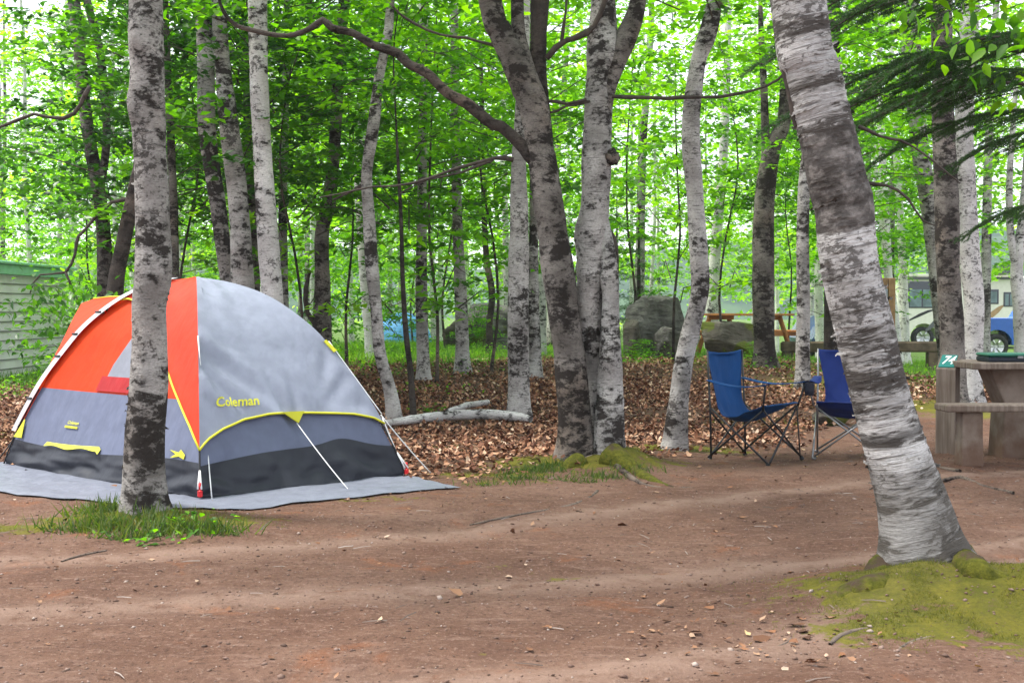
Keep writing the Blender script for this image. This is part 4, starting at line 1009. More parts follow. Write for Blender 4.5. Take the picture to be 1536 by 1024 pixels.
# ------------------------------------------------------------------ folding chairs
blue1 = fabric('chair_blue', (.003, .048, .165), .75, .05); blue2 = fabric('chair_navy', (.016, .035, .17), .75, .05)
steel_dark = plain('dark_steel', (.025, .025, .028), .4, .4); steel_grey = plain('grey_steel', (.22, .22, .23), .35, .7)
def chair(label, loc, yaw, blue, steel, pocket=True):
    root = empty('camp_chair', loc, label, 'camping chair', 'blue folding chairs'); ca, sa = math.cos(yaw), math.sin(yaw)
    T = lambda x, y, z: Vector((loc[0] + x * ca - y * sa, loc[1] + x * sa + y * ca, loc[2] + z))
    w, d = .27, .24
    def rod(name, pts, r=.0085, mat=steel): m = MB(); m.tube([T(*p) for p in pts], r, 8); return m.build(name, mat, root)
    for s in (-1, 1):
        rod('back_post', [(s * w, -d, .01), (s * w, -d - .01, .40), (s * w, -d - .04, .90)])
        rod('arm_post', [(s * (w + .01), d + .0, .44), (s * (w + .03), d + .02, .52), (s * (w + .045), d + .04, .60), (s * (w + .045), d + .04, .645)])
        rod('leg', [(s * w, -d + .0, .43), (s * (w + .015), d + .05, .02)])
        rod('leg', [(s * (w - .015), d, .45), (s * (w + .0), -d - .03, .03)])
        rod('stay', [(s * w, d + .0, .45), (s * (w - .01), d + .04, .02)], .006) if s < 0 else None
    rod('cross_brace', [(-w, d + .04, .03), (w, d + .0, .44)]); rod('cross_brace', [(w, d + .06, .03), (-w, d + .0, .44)])
    rod('cross_brace', [(-w, -d - .01, .03), (w, -d, .40)]); rod('cross_brace', [(w, -d - .02, .03), (-w, -d, .40)])
    for sx_ in (-1, 1):
        for sy_ in (-1, 1):
            m = MB(); p = T(sx_ * (w + .005), sy_ * (d + (.045 if sy_ > 0 else .01)), .014); m.box(tuple(p), (.04, .03, .026), yaw, .008); m.build('foot', steel, root)
    # the sling: from the front lip over the sagging seat up the back
    prof_ = [(d + .02, .475, .26, 0), (d - .01, .478, .262, .005), (d - .08, .445, .262, .03), (d - .18, .415, .258, .05), (.0, .385, .25, .055), (-.10, .372, .24, .05), (-.17, .385, .225, .04), (-.215, .44, .21, .03), (-.235, .52, .205, .03), (-.25, .62, .215, .035), (-.265, .74, .24, .03), (-.275, .84, .262, .02), (-.28, .90, .275, .0)]
    A = spline([(0, a, b, c, e) for a, b, c, e in prof_], .02); ns = 16; V = []
    for side in (0, 1):
        for row in A:
            _, y, z, hw, sag = row
            for j in range(ns + 1):
                u = -1 + 2 * j / ns; k = 1 - u * u; back = np.clip((z - .45) / .1, 0, 1) * (1 if y < 0 else 0)
                yy = y - sag * k * back - side * .006 * back; zz = z - sag * k * (1 - back) - side * .006 * (1 - back) - (.02 * k if z > .87 else 0)
                wv = .006 * mn.noise(Vector((u * 3, y * 9, z * 9 + loc[0])))
                V.append(T(u * hw, yy + wv, zz + wv))
    r_ = len(A); n1 = r_ * (ns + 1); m = MB(); q = lambda o, i, j: o + i * (ns + 1) + j
    Fq = [(q(0, i, j), q(0, i, j + 1), q(0, i + 1, j + 1), q(0, i + 1, j)) for i in range(r_ - 1) for j in range(ns)] + [(q(n1, i, j), q(n1, i + 1, j), q(n1, i + 1, j + 1), q(n1, i, j + 1)) for i in range(r_ - 1) for j in range(ns)]
    Fq += [(q(0, i, e), q(0, i + 1, e), q(n1, i + 1, e), q(n1, i, e)) for i in range(r_ - 1) for e in (0, ns)] + [(q(0, e, j), q(0, e, j + 1), q(n1, e, j + 1), q(n1, e, j)) for e in (0, r_ - 1) for j in range(ns)]
    m.add(V, Fq, True); m.build('sling_seat', blue, root)
    for s in (-1, 1):       # soft arm bands
        V = []; F = []; N = 14
        for i in range(N + 1):
            t_ = i / N; y = -d - .03 + t_ * (2 * d + .09); x = s * (w + .0 + .04 * t_); z = .665 - .015 * t_ - .035 * math.sin(math.pi * t_); hw = .022 + .028 * math.sin(math.pi * min(1, t_ * .9 + .1))
            V += [T(x - hw, y, z), T(x + hw, y, z), T(x + hw, y, z - .008), T(x - hw, y, z - .008)]
        F = [(i * 4 + k, i * 4 + (k + 1) % 4, (i + 1) * 4 + (k + 1) % 4, (i + 1) * 4 + k) for i in range(N) for k in range(4)]
        m = MB(); m.add(V, F, True); m.build('armrest', blue, root)
    m = MB(); V = []; F = []; n_ = 14                   # hanging mesh cup pocket
    c = T(w + .045, d + .045, .585)
    for k in range(3):
        for i in range(n_): a = 2 * math.pi * i / n_; rr = (.045, .043, .036)[k]; V.append((c.x + rr * math.cos(a), c.y + rr * math.sin(a), c.z + (.055, .0, -.055)[k]))
    F = [(k * n_ + i, k * n_ + (i + 1) % n_, (k + 1) * n_ + (i + 1) % n_, (k + 1) * n_ + i) for k in range(2) for i in range(n_)] + [tuple(range(2 * n_, 3 * n_))]
    if pocket: m.add(V, F, True); m.build('cup_pocket', plain('pocket_dark', (.02, .022, .035), .8), root)
c1 = (G(1071, 693) + G(1192, 694)) / 2
f1 = R(-128)  # facing direction of y axis: local +y points along (sin, cos)
g1 = at(1131, 690, 10.35); chair('brighter blue folding camp chair seen side-on, left of its darker mate', (g1.x, 10.35, S(g1.x, 10.35)), R(-131), blue1, steel_dark, False)
g2 = at(1276, 690, 10.55); chair('darker navy folding camp chair half hidden by the leaning birch', (g2.x, 10.6, S(g2.x, 10.6)), R(-196), blue2, steel_grey)

# ------------------------------------------------------------------ numbered site post
wood_grey = NT('weathered_post'); _p = wood_grey.obj(); _g = wood_grey.noise(wood_grey.scale(_p, (30, 30, 2)), 1, 5, .6); _n = wood_grey.noise(_p, 4, 3)
_c = wood_grey.mix(wood_grey.ramp(_g, .35, .65), (.15, .115, .09), (.25, .20, .165)); _c = wood_grey.mix(wood_grey.ramp(_n, .45, .7, 0, .5), _c, (.16, .11, .085))
wood_grey = wood_grey.done(wood_grey.bsdf(_c, .85, wood_grey.bump(_g, .5, .006), spec=.15))
teal = plain('sign_teal', (.0, .17, .14), .45, var=.05); white_paint = plain('white_paint', (.78, .8, .78), .5, var=.03)
PY = 10.9; pb = at(1421, 680, PY); px0 = pb.x; pg = S(px0, PY); post = empty('site_post', (px0, PY, pg), 'square grey wooden post with a teal number 74 plate on its slanted top', 'sign post')
m = MB(); ph = at(1421, 556, PY).z; rot = R(-32); ca, sa = math.cos(rot), math.sin(rot); hw = .083
def pt(x, y, z): return (px0 + x * ca - y * sa, PY + x * sa + y * ca, z)
zt = ph + .02
V = [pt(-hw, -hw, pg - .1), pt(hw, -hw, pg - .1), pt(hw, hw, pg - .1), pt(-hw, hw, pg - .1), pt(-hw, -hw, zt), pt(hw, -hw, zt), pt(hw, hw, zt + .11), pt(-hw, hw, zt + .11)]
m.add(V, [(0, 3, 2, 1), (4, 5, 6, 7), (0, 1, 5, 4), (1, 2, 6, 5), (2, 3, 7, 6), (3, 0, 4, 7)]); pbody = m.build('post', wood_grey, post)
bv = pbody.modifiers.new('bevel', 'BEVEL'); bv.width = .008; bv.segments = 2
def sl(x, y, dz): return pt(x, y, zt + .11 * (y + hw) / (2 * hw) + dz)      # on the slanted top
m = MB(); pw = .066; V = [sl(-pw, -.07, .004), sl(pw, -.07, .004), sl(pw, .075, .004), sl(-pw, .075, .004), sl(-pw, -.07, .010), sl(pw, -.07, .010), sl(pw, .075, .010), sl(-pw, .075, .010)]
m.add(V, [(0, 3, 2, 1), (4, 5, 6, 7), (0, 1, 5, 4), (1, 2, 6, 5), (2, 3, 7, 6), (3, 0, 4, 7)]); plate = m.build('number_plate', teal, post)
cu = bpy.data.curves.new('digits', 'FONT'); cu.body = '74'; cu.align_x = 'CENTER'; cu.align_y = 'CENTER'; cu.offset = .025; cu.shear = .25
o = bpy.data.objects.new('digits_source', cu); C.objects.link(o); me_ = bpy.data.meshes.new_from_object(o.evaluated_get(bpy.context.evaluated_depsgraph_get())); bpy.data.objects.remove(o)
m = MB(); m.add([sl(v.co.x * .10, v.co.y * .135 + .004, .0125) for v in me_.vertices], [tuple(p.vertices) for p in me_.polygons]); dg_ = m.build('digits', white_paint, plate)

# ------------------------------------------------------------------ picnic table at the right
conc = NT('stained_concrete'); _p = conc.obj(); _n = conc.noise(_p, 6, 5, .6); _m = conc.noise(_p, 60, 3)
_c = conc.mix(conc.ramp(_n, .3, .7), (.15, .105, .08), (.25, .20, .165)); _sep = conc.n('ShaderNodeSeparateXYZ'); conc.l(_p, _sep.inputs[0])
_c = conc.mix(conc.ramp(conc.math('ADD', _sep.outputs[2], conc.math('MULTIPLY', _n, .3)), .42, .18, 0, .75), _c, (.13, .07, .045))   # mud splashed up the feet
conc = conc.done(conc.bsdf(_c, .9, conc.bump(_m, .4, .004), spec=.15))
TX0 = at(1458, 550, 10.4).x; tabg = S(4.3, 10.3); table = empty('picnic_table', (4.6, 10.3, tabg), 'grey picnic table with plank bench on thick stained concrete supports', 'table')
m = MB(); tz = at(1458, 549, 10.4).z
for k in range(4): m.box((TX0 + 1.0, 10.45 + .20 * k, tz), (2.0, .185, .055), 0, .008)
m.build('tabletop', wood_grey, table)
m = MB(); sz_ = at(1420, 612, 9.9).z; SX0 = at(1420, 612, 9.85).x
m.box((SX0 + 1.15, 9.93, sz_), (2.3, .14, .058), R(.4), .01); m.box((SX0 + 1.15, 10.085, sz_ - .002), (2.3, .14, .055), R(.4), .01); m.build('seat', wood_grey, table)
def slab(name, x0, x1, y, dy, z0, z1, ft, mat=conc, flare_top=0., lean=0.):
    V = []
    for z, e, L in ((z0, ft, 0), ((z0 * .35 + z1 * .65), 0, lean * .65), (z1, flare_top, lean)):
        for a, b in ((x0 - e, -1), (x1 + e, -1), (x1 + e, 1), (x0 - e, 1)): V.append((a + L, y + b * dy / 2, z))
    m = MB(); m.add(V, [(3, 2, 1, 0), (8, 9, 10, 11)] + [(r * 4 + i, r * 4 + (i + 1) % 4, r * 4 + 4 + (i + 1) % 4, r * 4 + 4 + i) for r in (0, 1) for i in range(4)])
    o = m.build(name, mat, table); b_ = o.modifiers.new('bevel', 'BEVEL'); b_.width = .014; b_.segments = 2; b_.limit_method = 'ANGLE'; return o
for dx in (0, 1.5):
    x0 = at(1440, 650, 9.97).x + dx; g = S(x0, 9.97); slab('seat_support', x0, x0 + .165, 10.0, .17, g - .1, sz_ - .031, .012)
    x0 = at(1500, 620, 10.7).x + dx; slab('pedestal', x0, x0 + .24, 10.75, .32, S(x0, 10.75) - .1, tz - .029, .03, flare_top=.13)
m = MB(); m.box((at(1533, 600, 10.65).x + .6, 10.75, .30), (1.4, .1, .12), 0, .01); m.build('brace', conc, table)
# folded green stove case on the table top
sx0 = at(1476, 537, 10.62).x; stove = empty('stove_case', (sx0 + .25, 10.62, tz + .028), 'folded green and black camp stove lying on the picnic table', 'camp stove')
grn = plain('stove_green', (.02, .13, .085), .4); m = MB(); m.box((sx0 + .26, 10.66, tz + .05), (.52, .30, .044), 0, .01); m.build('base', plain('stove_dark', (.012, .017, .028), .5), stove)
m = MB(); m.box((sx0 + .26, 10.66, tz + .087), (.53, .31, .028), 0, .012); m.build('lid', grn, stove)
m = MB(); m.box((sx0 + .26, 10.505, tz + .068), (.05, .012, .02), 0, .003); m.build('latch', steel_grey, stove)

# ------------------------------------------------------------------ log barrier
beam_m = plain('barrier_timber', (.12, .085, .06), .9, var=.35, sc=6)
BY = 25.0; bar = empty('log_barrier', (at(1290, 530, BY).x, BY, S(7, BY)), 'low brown timber beam barrier across the grass behind the chairs', 'barrier')
m = MB(); x0, x1 = at(1172, 520, BY).x, at(1408, 520, BY).x; z = at(1290, 520, BY).z; m.box(((x0 + x1) / 2, BY, z), (x1 - x0, .22, .21), 0, .03); m.build('beam', beam_m, bar)
for f in (.04, .5, .96):
    x = x0 + (x1 - x0) * f; g = S(x, BY); m = MB(); m.box((x, BY + .02, (g - .1 + z - .107) / 2), (.2, .2, z - .107 - g + .1), 0, .015); m.build('post', beam_m, bar)

# ------------------------------------------------------------------ notice board
NY = 24.0; nb = empty('notice_board', (at(1325, 520, NY).x, NY, S(7, NY)), 'tan wooden notice board post with pale panel behind the leaning birch', 'notice board'); tan = plain('tan_timber', (.34, .20, .10), .8, var=.2)
xr = at(1337, 460, NY).x; ztop = at(1337, 417, NY).z
m = MB(); m.box((xr, NY, (ztop + S(xr, NY) - .1) / 2), (.12, .12, ztop - S(xr, NY) + .1), 0, .01); m.build('post', tan, nb)
m = MB(); m.box((xr - 1.1, NY, (ztop + S(xr - 1.1, NY) - .1) / 2), (.12, .12, ztop - S(xr - 1.1, NY) + .1), 0, .01); m.build('post', tan, nb)
m = MB(); m.box((xr - .55, NY + .0, ztop - .10), (.97, .07, .20), 0, .006); m.build('crosspiece', tan, nb)
m = MB(); m.box((xr - .55, NY, ztop - .20 - .45), (.96, .03, .88), 0, .004); m.build('panel', plain('panel_pale', (.42, .46, .52), .5), nb)

# ------------------------------------------------------------------ boulders
def rock_mat(name, a, b, moss_amt):
    t = NT(name); p = t.obj(); n = t.noise(p, 3, 6, .65); n2 = t.noise(t.scale(p, (1, 1, 5)), 3, 5, .6, 1.); c = t.mix(t.ramp(n, .35, .65), a, b); c = t.mix(t.ramp(n2, .5, .66, 0, .6), c, tuple(x * .35 for x in a))
    nm = t.noise(p, 2, 4); c = t.mix(t.ramp(nm, .62 - moss_amt, .7 - moss_amt), c, (.085, .10, .02)); return t.done(t.bsdf(c, .93, t.bump(t.math('ADD', n, n2), .8, .05), spec=.15))
rk = rock_mat('rock_grey', (.075, .07, .065), (.17, .16, .15), .0); rkm = rock_mat('rock_mossy', (.07, .06, .05), (.13, .115, .10), .12)
def boulder(label, px, pyb, Y, w, h, d, mat, seed, cuts=16, name='boulder'):
    rs_ = random.Random(seed); c = at(px, pyb, Y); g = S(c.x, Y); planes = []
    for _ in range(cuts):
        n = Vector((rs_.gauss(0, 1), rs_.gauss(0, 1), rs_.gauss(0, .8))).normalized(); planes.append((n, rs_.uniform(.62, .95)))
    planes.append((Vector((.05, -.1, 1)).normalized(), .80)); V = []; nu, nv = 44, 30
    for i in range(nv + 1):
        th = math.pi * i / nv
        for k in range(nu):
            a = 2 * math.pi * k / nu; u = Vector((math.sin(th) * math.cos(a), math.sin(th) * math.sin(a), math.cos(th))); r = 1.15
            for n, dd in planes:
                q = u.dot(n)
                if q > .05: r = min(r, dd / q)
            r *= 1 + .05 * mn.noise(u * 3 + Vector((seed, 0, 0))) + .025 * mn.noise(u * 9)
            V.append((c.x + u.x * r * w / 2, Y + u.y * r * d / 2, g + h * .42 + u.z * r * h * .62))
    m = MB(); m.add(V, [(i * nu + k, (i + 1) * nu + k, (i + 1) * nu + (k + 1) % nu, i * nu + (k + 1) % nu) for i in range(nv) for k in range(nu)], False)
    return tag(m.build(name, mat, loc=(c.x, Y, g)), label, 'boulder', None)
boulder('tall angular grey boulder beyond the clump, flat on top', 982, 520, 23.2, 1.2, 1.20, 1.0, rk, 3)
boulder('dark jagged rock leaning against the tall angular boulder', 1004, 520, 22.5, .62, .60, .5, rk, 8)
boulder('small grey-brown block on the clump side of the angular boulder', 948, 520, 22.6, .40, .72, .5, rkm, 5)
boulder('low mossy boulder in front of the far picnic table', 1098, 522, 22.0, 1.45, .68, .8, rkm, 12)
boulder('large rounded grey boulder seen between the thin trunks on the grass', 742, 520, 28, 1.55, 1.10, 1.2, rk, 17)
boulder('broad mossy stone in the grass just beside the rounded boulder', 694, 522, 27, .9, .85, .9, rkm, 21)
boulder('pale flat stone at the foot of the rounded boulder', 756, 545, 25.5, .75, .30, .5, rk, 23)
boulder('low stone half buried near the darker navy chair', 1252, 640, 13.1, .5, .22, .35, rkm, 29, name='boulder')

# ------------------------------------------------------------------ far picnic table
cedar = plain('cedar_orange', (.42, .17, .06), .75, var=.25, sc=5)
def far_table(label, x, y, yaw, s=1.):
    g = S(x, y); root = empty('picnic_table', (x, y, g), label, 'table'); ca, sa = math.cos(yaw), math.sin(yaw)
    def bx(name, c, size, tilt=None): m = MB(); m.box((x + (c[0] * ca - c[1] * sa) * s, y + (c[0] * sa + c[1] * ca) * s, g + c[2] * s), tuple(q * s for q in size), yaw, .006, tilt); return m.build(name, cedar, root)
    m = MB()
    for k in range(5): 
        yy = -.3 + .15 * k; m.box((x + (-yy * sa) * s, y + (yy * ca) * s, g + .76 * s), (1.8 * s, .14 * s, .04 * s), yaw, .005)
    m.build('tabletop', cedar, root)
    for sg in (-1, 1):
        m = MB()
        for k in range(2):
            yy = sg * (.62 + .14 * k); m.box((x - yy * sa * s, y + yy * ca * s, g + .45 * s), (1.8 * s, .13 * s, .04 * s), yaw, .005)
        m.build('seat', cedar, root)
        bx('seat_beam', (sg * .6, 0, .405), (.06, 1.6, .09)); bx('apron', (sg * .6, 0, .70), (.06, .7, .08))
        for sd in (-1, 1):
            a = Vector((x + (sg * .64 * ca - sd * .25 * sa) * s, y + (sg * .64 * sa + sd * .25 * ca) * s, g + .73 * s)); b = Vector((x + (sg * .64 * ca - sd * .62 * sa) * s, y + (sg * .64 * sa + sd * .62 * ca) * s, g - .03)); m = MB(); m.tube([a, b], .045 * s, 4); m.build('leg', cedar, root)
far_table('orange cedar picnic table on the rise beyond the mossy boulder', at(1122, 480, 25).x, 25.4, R(-52), 1.06)

# ------------------------------------------------------------------ shed
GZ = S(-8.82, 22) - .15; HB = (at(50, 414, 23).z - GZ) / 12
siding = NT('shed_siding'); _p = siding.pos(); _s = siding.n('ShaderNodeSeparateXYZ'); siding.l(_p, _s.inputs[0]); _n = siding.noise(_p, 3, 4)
_z = siding.math('FRACT', siding.math('DIVIDE', siding.math('SUBTRACT', _s.outputs[2], GZ), HB)); _l = siding.ramp(_z, .16, .05)  # dark line at each board's foot: lap shadow painted into the siding colour
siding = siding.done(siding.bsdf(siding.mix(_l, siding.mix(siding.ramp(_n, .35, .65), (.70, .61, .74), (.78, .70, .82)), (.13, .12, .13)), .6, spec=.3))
mint = plain('mint_fascia', (.30, .58, .46), .5, var=.08)
SXr = -8.82; SY0, SY1 = 20.5, 24.9; shed = empty('shed', (SXr - 1.6, 22.7, S(SXr - 1.6, 22.7)), 'low grey clapboard shed with a mint green roof edge beside the tent', 'shed')
gz = S(SXr, 22) - .15; rz = at(50, 414, 23).z; m = MB(); nb_ = 12; hb = (rz - gz) / nb_
for k in range(nb_):       # lapped boards on the side and end walls
    z0, z1 = gz + k * hb, gz + (k + 1) * hb
    V = [(SXr + .022, SY0 - .02, z0), (SXr + .022, SY1 + .02, z0), (SXr, SY1, z1), (SXr, SY0, z1), (SXr, SY0, z0), (SXr, SY1, z0)]; m.add(V, [(0, 1, 2, 3), (4, 5, 1, 0)])
    V = [(SXr + .022, SY0 - .02, z0), (SXr - 3.2, SY0 - .02, z0), (SXr - 3.2, SY0, z1), (SXr, SY0, z1), (SXr - 3.2, SY0, z0), (SXr, SY0, z0)]; m.add(V, [(3, 2, 1, 0), (0, 1, 4, 5)])
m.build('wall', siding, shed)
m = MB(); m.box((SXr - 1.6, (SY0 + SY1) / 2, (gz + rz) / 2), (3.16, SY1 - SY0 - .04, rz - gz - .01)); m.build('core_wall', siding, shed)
m = MB(); m.box((SXr + .10, (SY0 + SY1) / 2, rz + .085), (.05, SY1 - SY0 + .4, .17), 0, .008); m.build('fascia', mint, shed)
m = MB(); m.box((SXr - 1.6, (SY0 + SY1) / 2, rz + .20), (3.6, SY1 - SY0 + .5, .05), 0, .01); m.box((SXr - 1.62, (SY0 + SY1) / 2, rz + .03), (3.36, SY1 - SY0 + .3, .05)); m.build('roof', mint, shed)
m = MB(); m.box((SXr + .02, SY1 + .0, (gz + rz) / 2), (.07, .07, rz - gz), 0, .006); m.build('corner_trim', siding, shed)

# ------------------------------------------------------------------ vehicles
glass = plain('dark_glass', (.02, .028, .04), .12, spec=.6, var=.1); rubber = plain('tyre_rubber', (.02, .02, .02), .8); alloy = plain('alloy', (.5, .5, .52), .3, .8); chrome_p = plain('grey_trim', (.10, .10, .11), .5)
def wheel(root, x, y, z, r, wd, axis='y', name='wheel'):
    L = Vector(root.location); n = 28
    o = bpy.data.objects.new(name, None)
    prof_ = [(r * .62, -wd / 2), (r * .93, -wd / 2), (r, -wd / 2 + .03), (r, wd / 2 - .03), (r * .93, wd / 2), (r * .62, wd / 2)]
    V = []; 
    for i in range(n):
        a = 2 * math.pi * i / n
        for rr, ww in prof_: V.append((x + rr * math.cos(a), y + ww, z + rr * math.sin(a)) if axis == 'y' else (x + ww, y + rr * math.cos(a), z + rr * math.sin(a)))
    m = MB(); m.add(V, [(i * 6 + k, i * 6 + (k + 1) % 6, ((i + 1) % n) * 6 + (k + 1) % 6, ((i + 1) % n) * 6 + k) for i in range(n) for k in range(6)], True); ty = m.build(name, rubber, root)
    m = MB(); V = []; F = []
    for i in range(n):
        a = 2 * math.pi * i / n
        for rr, ww in ((r * .62, -wd / 2 + .02), (r * .2, -wd / 2 + .05)): V.append((x + rr * math.cos(a), y + ww, z + rr * math.sin(a)) if axis == 'y' else (x + ww, y + rr * math.cos(a), z + rr * math.sin(a)))
    F = [(i * 2, i * 2 + 1, ((i + 1) % n) * 2 + 1, ((i + 1) % n) * 2) for i in range(n)] + [tuple(i * 2 + 1 for i in range(n))]
    m.add(V, F, False)
    for k in range(6):
        a = k * math.pi / 3; p0 = (x + .15 * r * math.cos(a), y - wd / 2 + .01, z + .15 * r * math.sin(a)); p1 = (x + .6 * r * math.cos(a), y - wd / 2 + .0, z + .6 * r * math.sin(a))
        if axis == 'y': m.tube([p0, p1], r * .07, 5)
    m.build('rim', alloy, ty)
def profile_body(name, mat, root, outline, y0, y1, inset=.06, bev=.04):
    """side outline (x,z) extruded from y0 to y1 with rounded shoulders"""
    n = len(outline); V = []; cx = sum(p[0] for p in outline) / n; cz_ = sum(p[1] for p in outline) / n
    ls = [(y0, inset), (y0 + bev, 0), (y1 - bev, 0), (y1, inset)]
    for yy, ins in ls:
        for x, z in outline: V.append((x + (cx - x) * ins * .12, yy, z + (cz_ - z) * ins * .5))
    F = [tuple(range(n - 1, -1, -1)), tuple(3 * n + i for i in range(n))] + [(r * n + i, r * n + (i + 1) % n, (r + 1) * n + (i + 1) % n, (r + 1) * n + i) for r in range(3) for i in range(n)]
    m = MB(); m.add(V, F, False); return m.build(name, mat, root)
def arc(cx, cz_, r, a0, a1, n=9): return [(cx + r * math.cos(R(a0 + (a1 - a0) * i / n)), cz_ + r * math.sin(R(a0 + (a1 - a0) * i / n))) for i in range(n + 1)]
# motorhome
RY = 54.; rx0 = at(1346, 450, RY).x; rg = S(rx0 + 3, RY); rv = empty('motorhome', (rx0 + 4, RY, rg), 'cream motorhome with tan and black swooshes parked beyond the barrier', 'motorhome')
cream = plain('cream_gelcoat', (.70, .66, .60), .35, var=.05); z1 = at(1400, 414, RY).z; wx1 = at(1385, 515, RY).x; wr = .47; RL = 8.6
out = [(rx0, rg + .45), (rx0, z1 - .1), (rx0 + .12, z1), (rx0 + RL - .5, z1), (rx0 + RL, z1 - .5), (rx0 + RL, rg + .45)] + arc(wx1 + 5., rg + .5, .58, 0, 180) + arc(wx1, rg + .5, .58, 0, 180)
profile_body('body', cream, rv, out[::-1], RY, RY + 2.4)
wheel(rv, wx1, RY + .16, rg + wr, wr, .28); wheel(rv, wx1 + 5., RY + .16, rg + wr, wr, .28)
def rv_panel(name, mat, px0_, px1_, py0, py1, dep=.03, parent=None, yy=None):
    a = at(px0_, py1, RY); b = at(px1_, py0, RY); m = MB(); m.box(((a.x + b.x) / 2, (yy or RY) - dep / 2, (a.z + b.z) / 2), (b.x - a.x, dep, b.z - a.z), 0, .01); return m.build(name, mat, parent or rv)
curtain = plain('window_curtain', (.13, .18, .20), .5, var=.3, sc=3)
for a, b, c, d_ in ((1362, 1404, 422, 462), (1462, 1498, 434, 456), (1505, 1522, 438, 460)):
    w_ = rv_panel('window', glass, a, b, c, d_)
    rv_panel('pane', curtain, a + 2, (a + b) / 2 - 1, c + (12 if a < 1400 else 3), d_ - 2, .02, w_, RY - .031); rv_panel('pane', curtain, (a + b) / 2 + 1, b - 3, c + (12 if a < 1400 else 3), d_ - 2, .02, w_, RY - .031)
rv_panel('awning_rail', chrome_p, 1350, 1530, 415, 419, .12); rv_panel('roof_unit', chrome_p, 1488, 1508, 398, 411, 1.)
def stripe(mat, P, w):
    m = MB(); V = []
    q = [at(a, b, RY) for a, b in P]
    for i, p in enumerate(q): ww = w * math.sin(math.pi * (.12 + .88 * i / (len(q) - 1))) ; V += [(p.x, RY - .012, p.z - ww), (p.x, RY - .012, p.z + ww)]
    m.add(V, [(2 * i, 2 * i + 2, 2 * i + 3, 2 * i + 1) for i in range(len(q) - 1)]); m.build('stripe', mat, rv)
rv_panel('locker', chrome_p, 1420, 1450, 492, 493, .02); rv_panel('entry_door', cream, 1448, 1459, 430, 506, .03); rv_panel('skirt_trim', chrome_p, 1400, 1478, 505, 508, .03); rv_panel('roof_rail', cream, 1350, 1530, 411, 414, .2)
stripe(black_p, [(1362, 481), (1378, 473), (1392, 467), (1410, 462)], .07); stripe(chrome_p, [(1388, 496), (1400, 486), (1416, 478), (1440, 470), (1460, 466)], .16); stripe(plain('tan_stripe', (.36, .22, .11), .4), [(1470, 482), (1485, 474), (1498, 464), (1508, 456)], .16)
# pickup
PY_ = 42.; wx = at(1495, 520, PY_).x; pg_ = S(wx, PY_); pk = empty('pickup_truck', (wx + 1.8, PY_, pg_), 'bright blue pickup truck with alloy wheels parked in front of the motorhome', 'pickup truck'); blu = plain('truck_blue', (.012, .09, .42), .25, var=.05, spec=.5)
zb = at(1495, 477, PY_).z; x0 = at(1462, 500, PY_).x; q = pg_
out = [(x0, q + .5), (x0, zb - .05), (x0 + .05, zb), (wx + 1.05, zb), (wx + 1.1, q + 1.38 if q + 1.38 > zb else zb + .02), (wx + 1.35, zb + .46), (wx + 2.6, zb + .48), (wx + 3.3, zb + .02), (wx + 4.4, zb - .08), (wx + 4.55, zb - .3), (wx + 4.55, q + .45)] + arc(wx + 3.45, q + .44, .50, 0, 180) + arc(wx, q + .44, .52, 0, 180)
profile_body('body', blu, pk, out[::-1], PY_, PY_ + 1.85)
wheel(pk, wx, PY_ + .12, q + .40, .40, .26); wheel(pk, wx + 3.45, PY_ + .12, q + .40, .40, .26)
m = MB(); m.box((wx + 1.9, PY_ + .0, zb + .24), (1.15, .05, .32), 0, .02); m.build('window', glass, pk)
m = MB(); m.box((wx, PY_ + .5, q + .55), (.9, .6, .5)); m.build('wheel_well', black_p, pk)
m = MB(); m.box((x0 - .06, PY_ + .9, q + .55), (.12, 1.7, .18), 0, .03); m.build('bumper', chrome_p, pk)
m = MB(); m.box((x0 - .01, PY_ + .08, zb - .22), (.05, .12, .26), 0, .01); m.build('tail_light', red_p, pk)
# parked car seen end on
CY_ = 44.; cx_ = at(1254, 500, CY_).x; cg = S(cx_, CY_); car = empty('parked_car', (cx_, CY_ + 2, cg), 'dark blue car seen end-on beside the narrow birch beyond the barrier', 'car'); cb = plain('car_navy', (.03, .055, .15), .25, spec=.5)
out = [(-.84, .35), (-.87, .62), (-.80, .86), (-.60, 1.34), (-.45, 1.43), (.45, 1.43), (.60, 1.34), (.80, .86), (.87, .62), (.84, .35)]
secs = [(0, .55, .62), (.08, .95, .68), (.9, .98, .72), (1.5, 1., 1.), (3.0, 1., 1.), (3.9, .98, .74), (4.3, .9, .66), (4.4, .6, .6)]
V = []
for yy, wx_, hz_ in secs:
    for a, b in out: V.append((cx_ + a * wx_, CY_ + yy, cg + .3 + (b - .3) * (hz_ if b > .7 else 1)))
n = len(out); m = MB(); m.add(V, [tuple(range(n)), tuple((len(secs) - 1) * n + i for i in range(n))[::-1]] + [(r * n + i, r * n + (i + 1) % n, (r + 1) * n + (i + 1) % n, (r + 1) * n + i) for r in range(len(secs) - 1) for i in range(n)], False); m.build('body', cb, car)
m = MB(); m.add([(cx_ - .60, CY_ + .95, cg + .99), (cx_ + .60, CY_ + .95, cg + .99), (cx_ + .48, CY_ + 1.42, cg + 1.36), (cx_ - .48, CY_ + 1.42, cg + 1.36)], [(0, 1, 2, 3)]); m.build('windscreen', glass, car)
for sx_ in (-.72, .72):
    for yy in (.85, 3.4): wheel(car, cx_ + sx_, CY_ + yy, cg + .31, .31, .2, 'x')
    m = MB(); m.box((cx_ + sx_ * .85, CY_ - .0, cg + .68), (.26, .06, .13), 0, .03); m.build('headlight', white_paint, car)
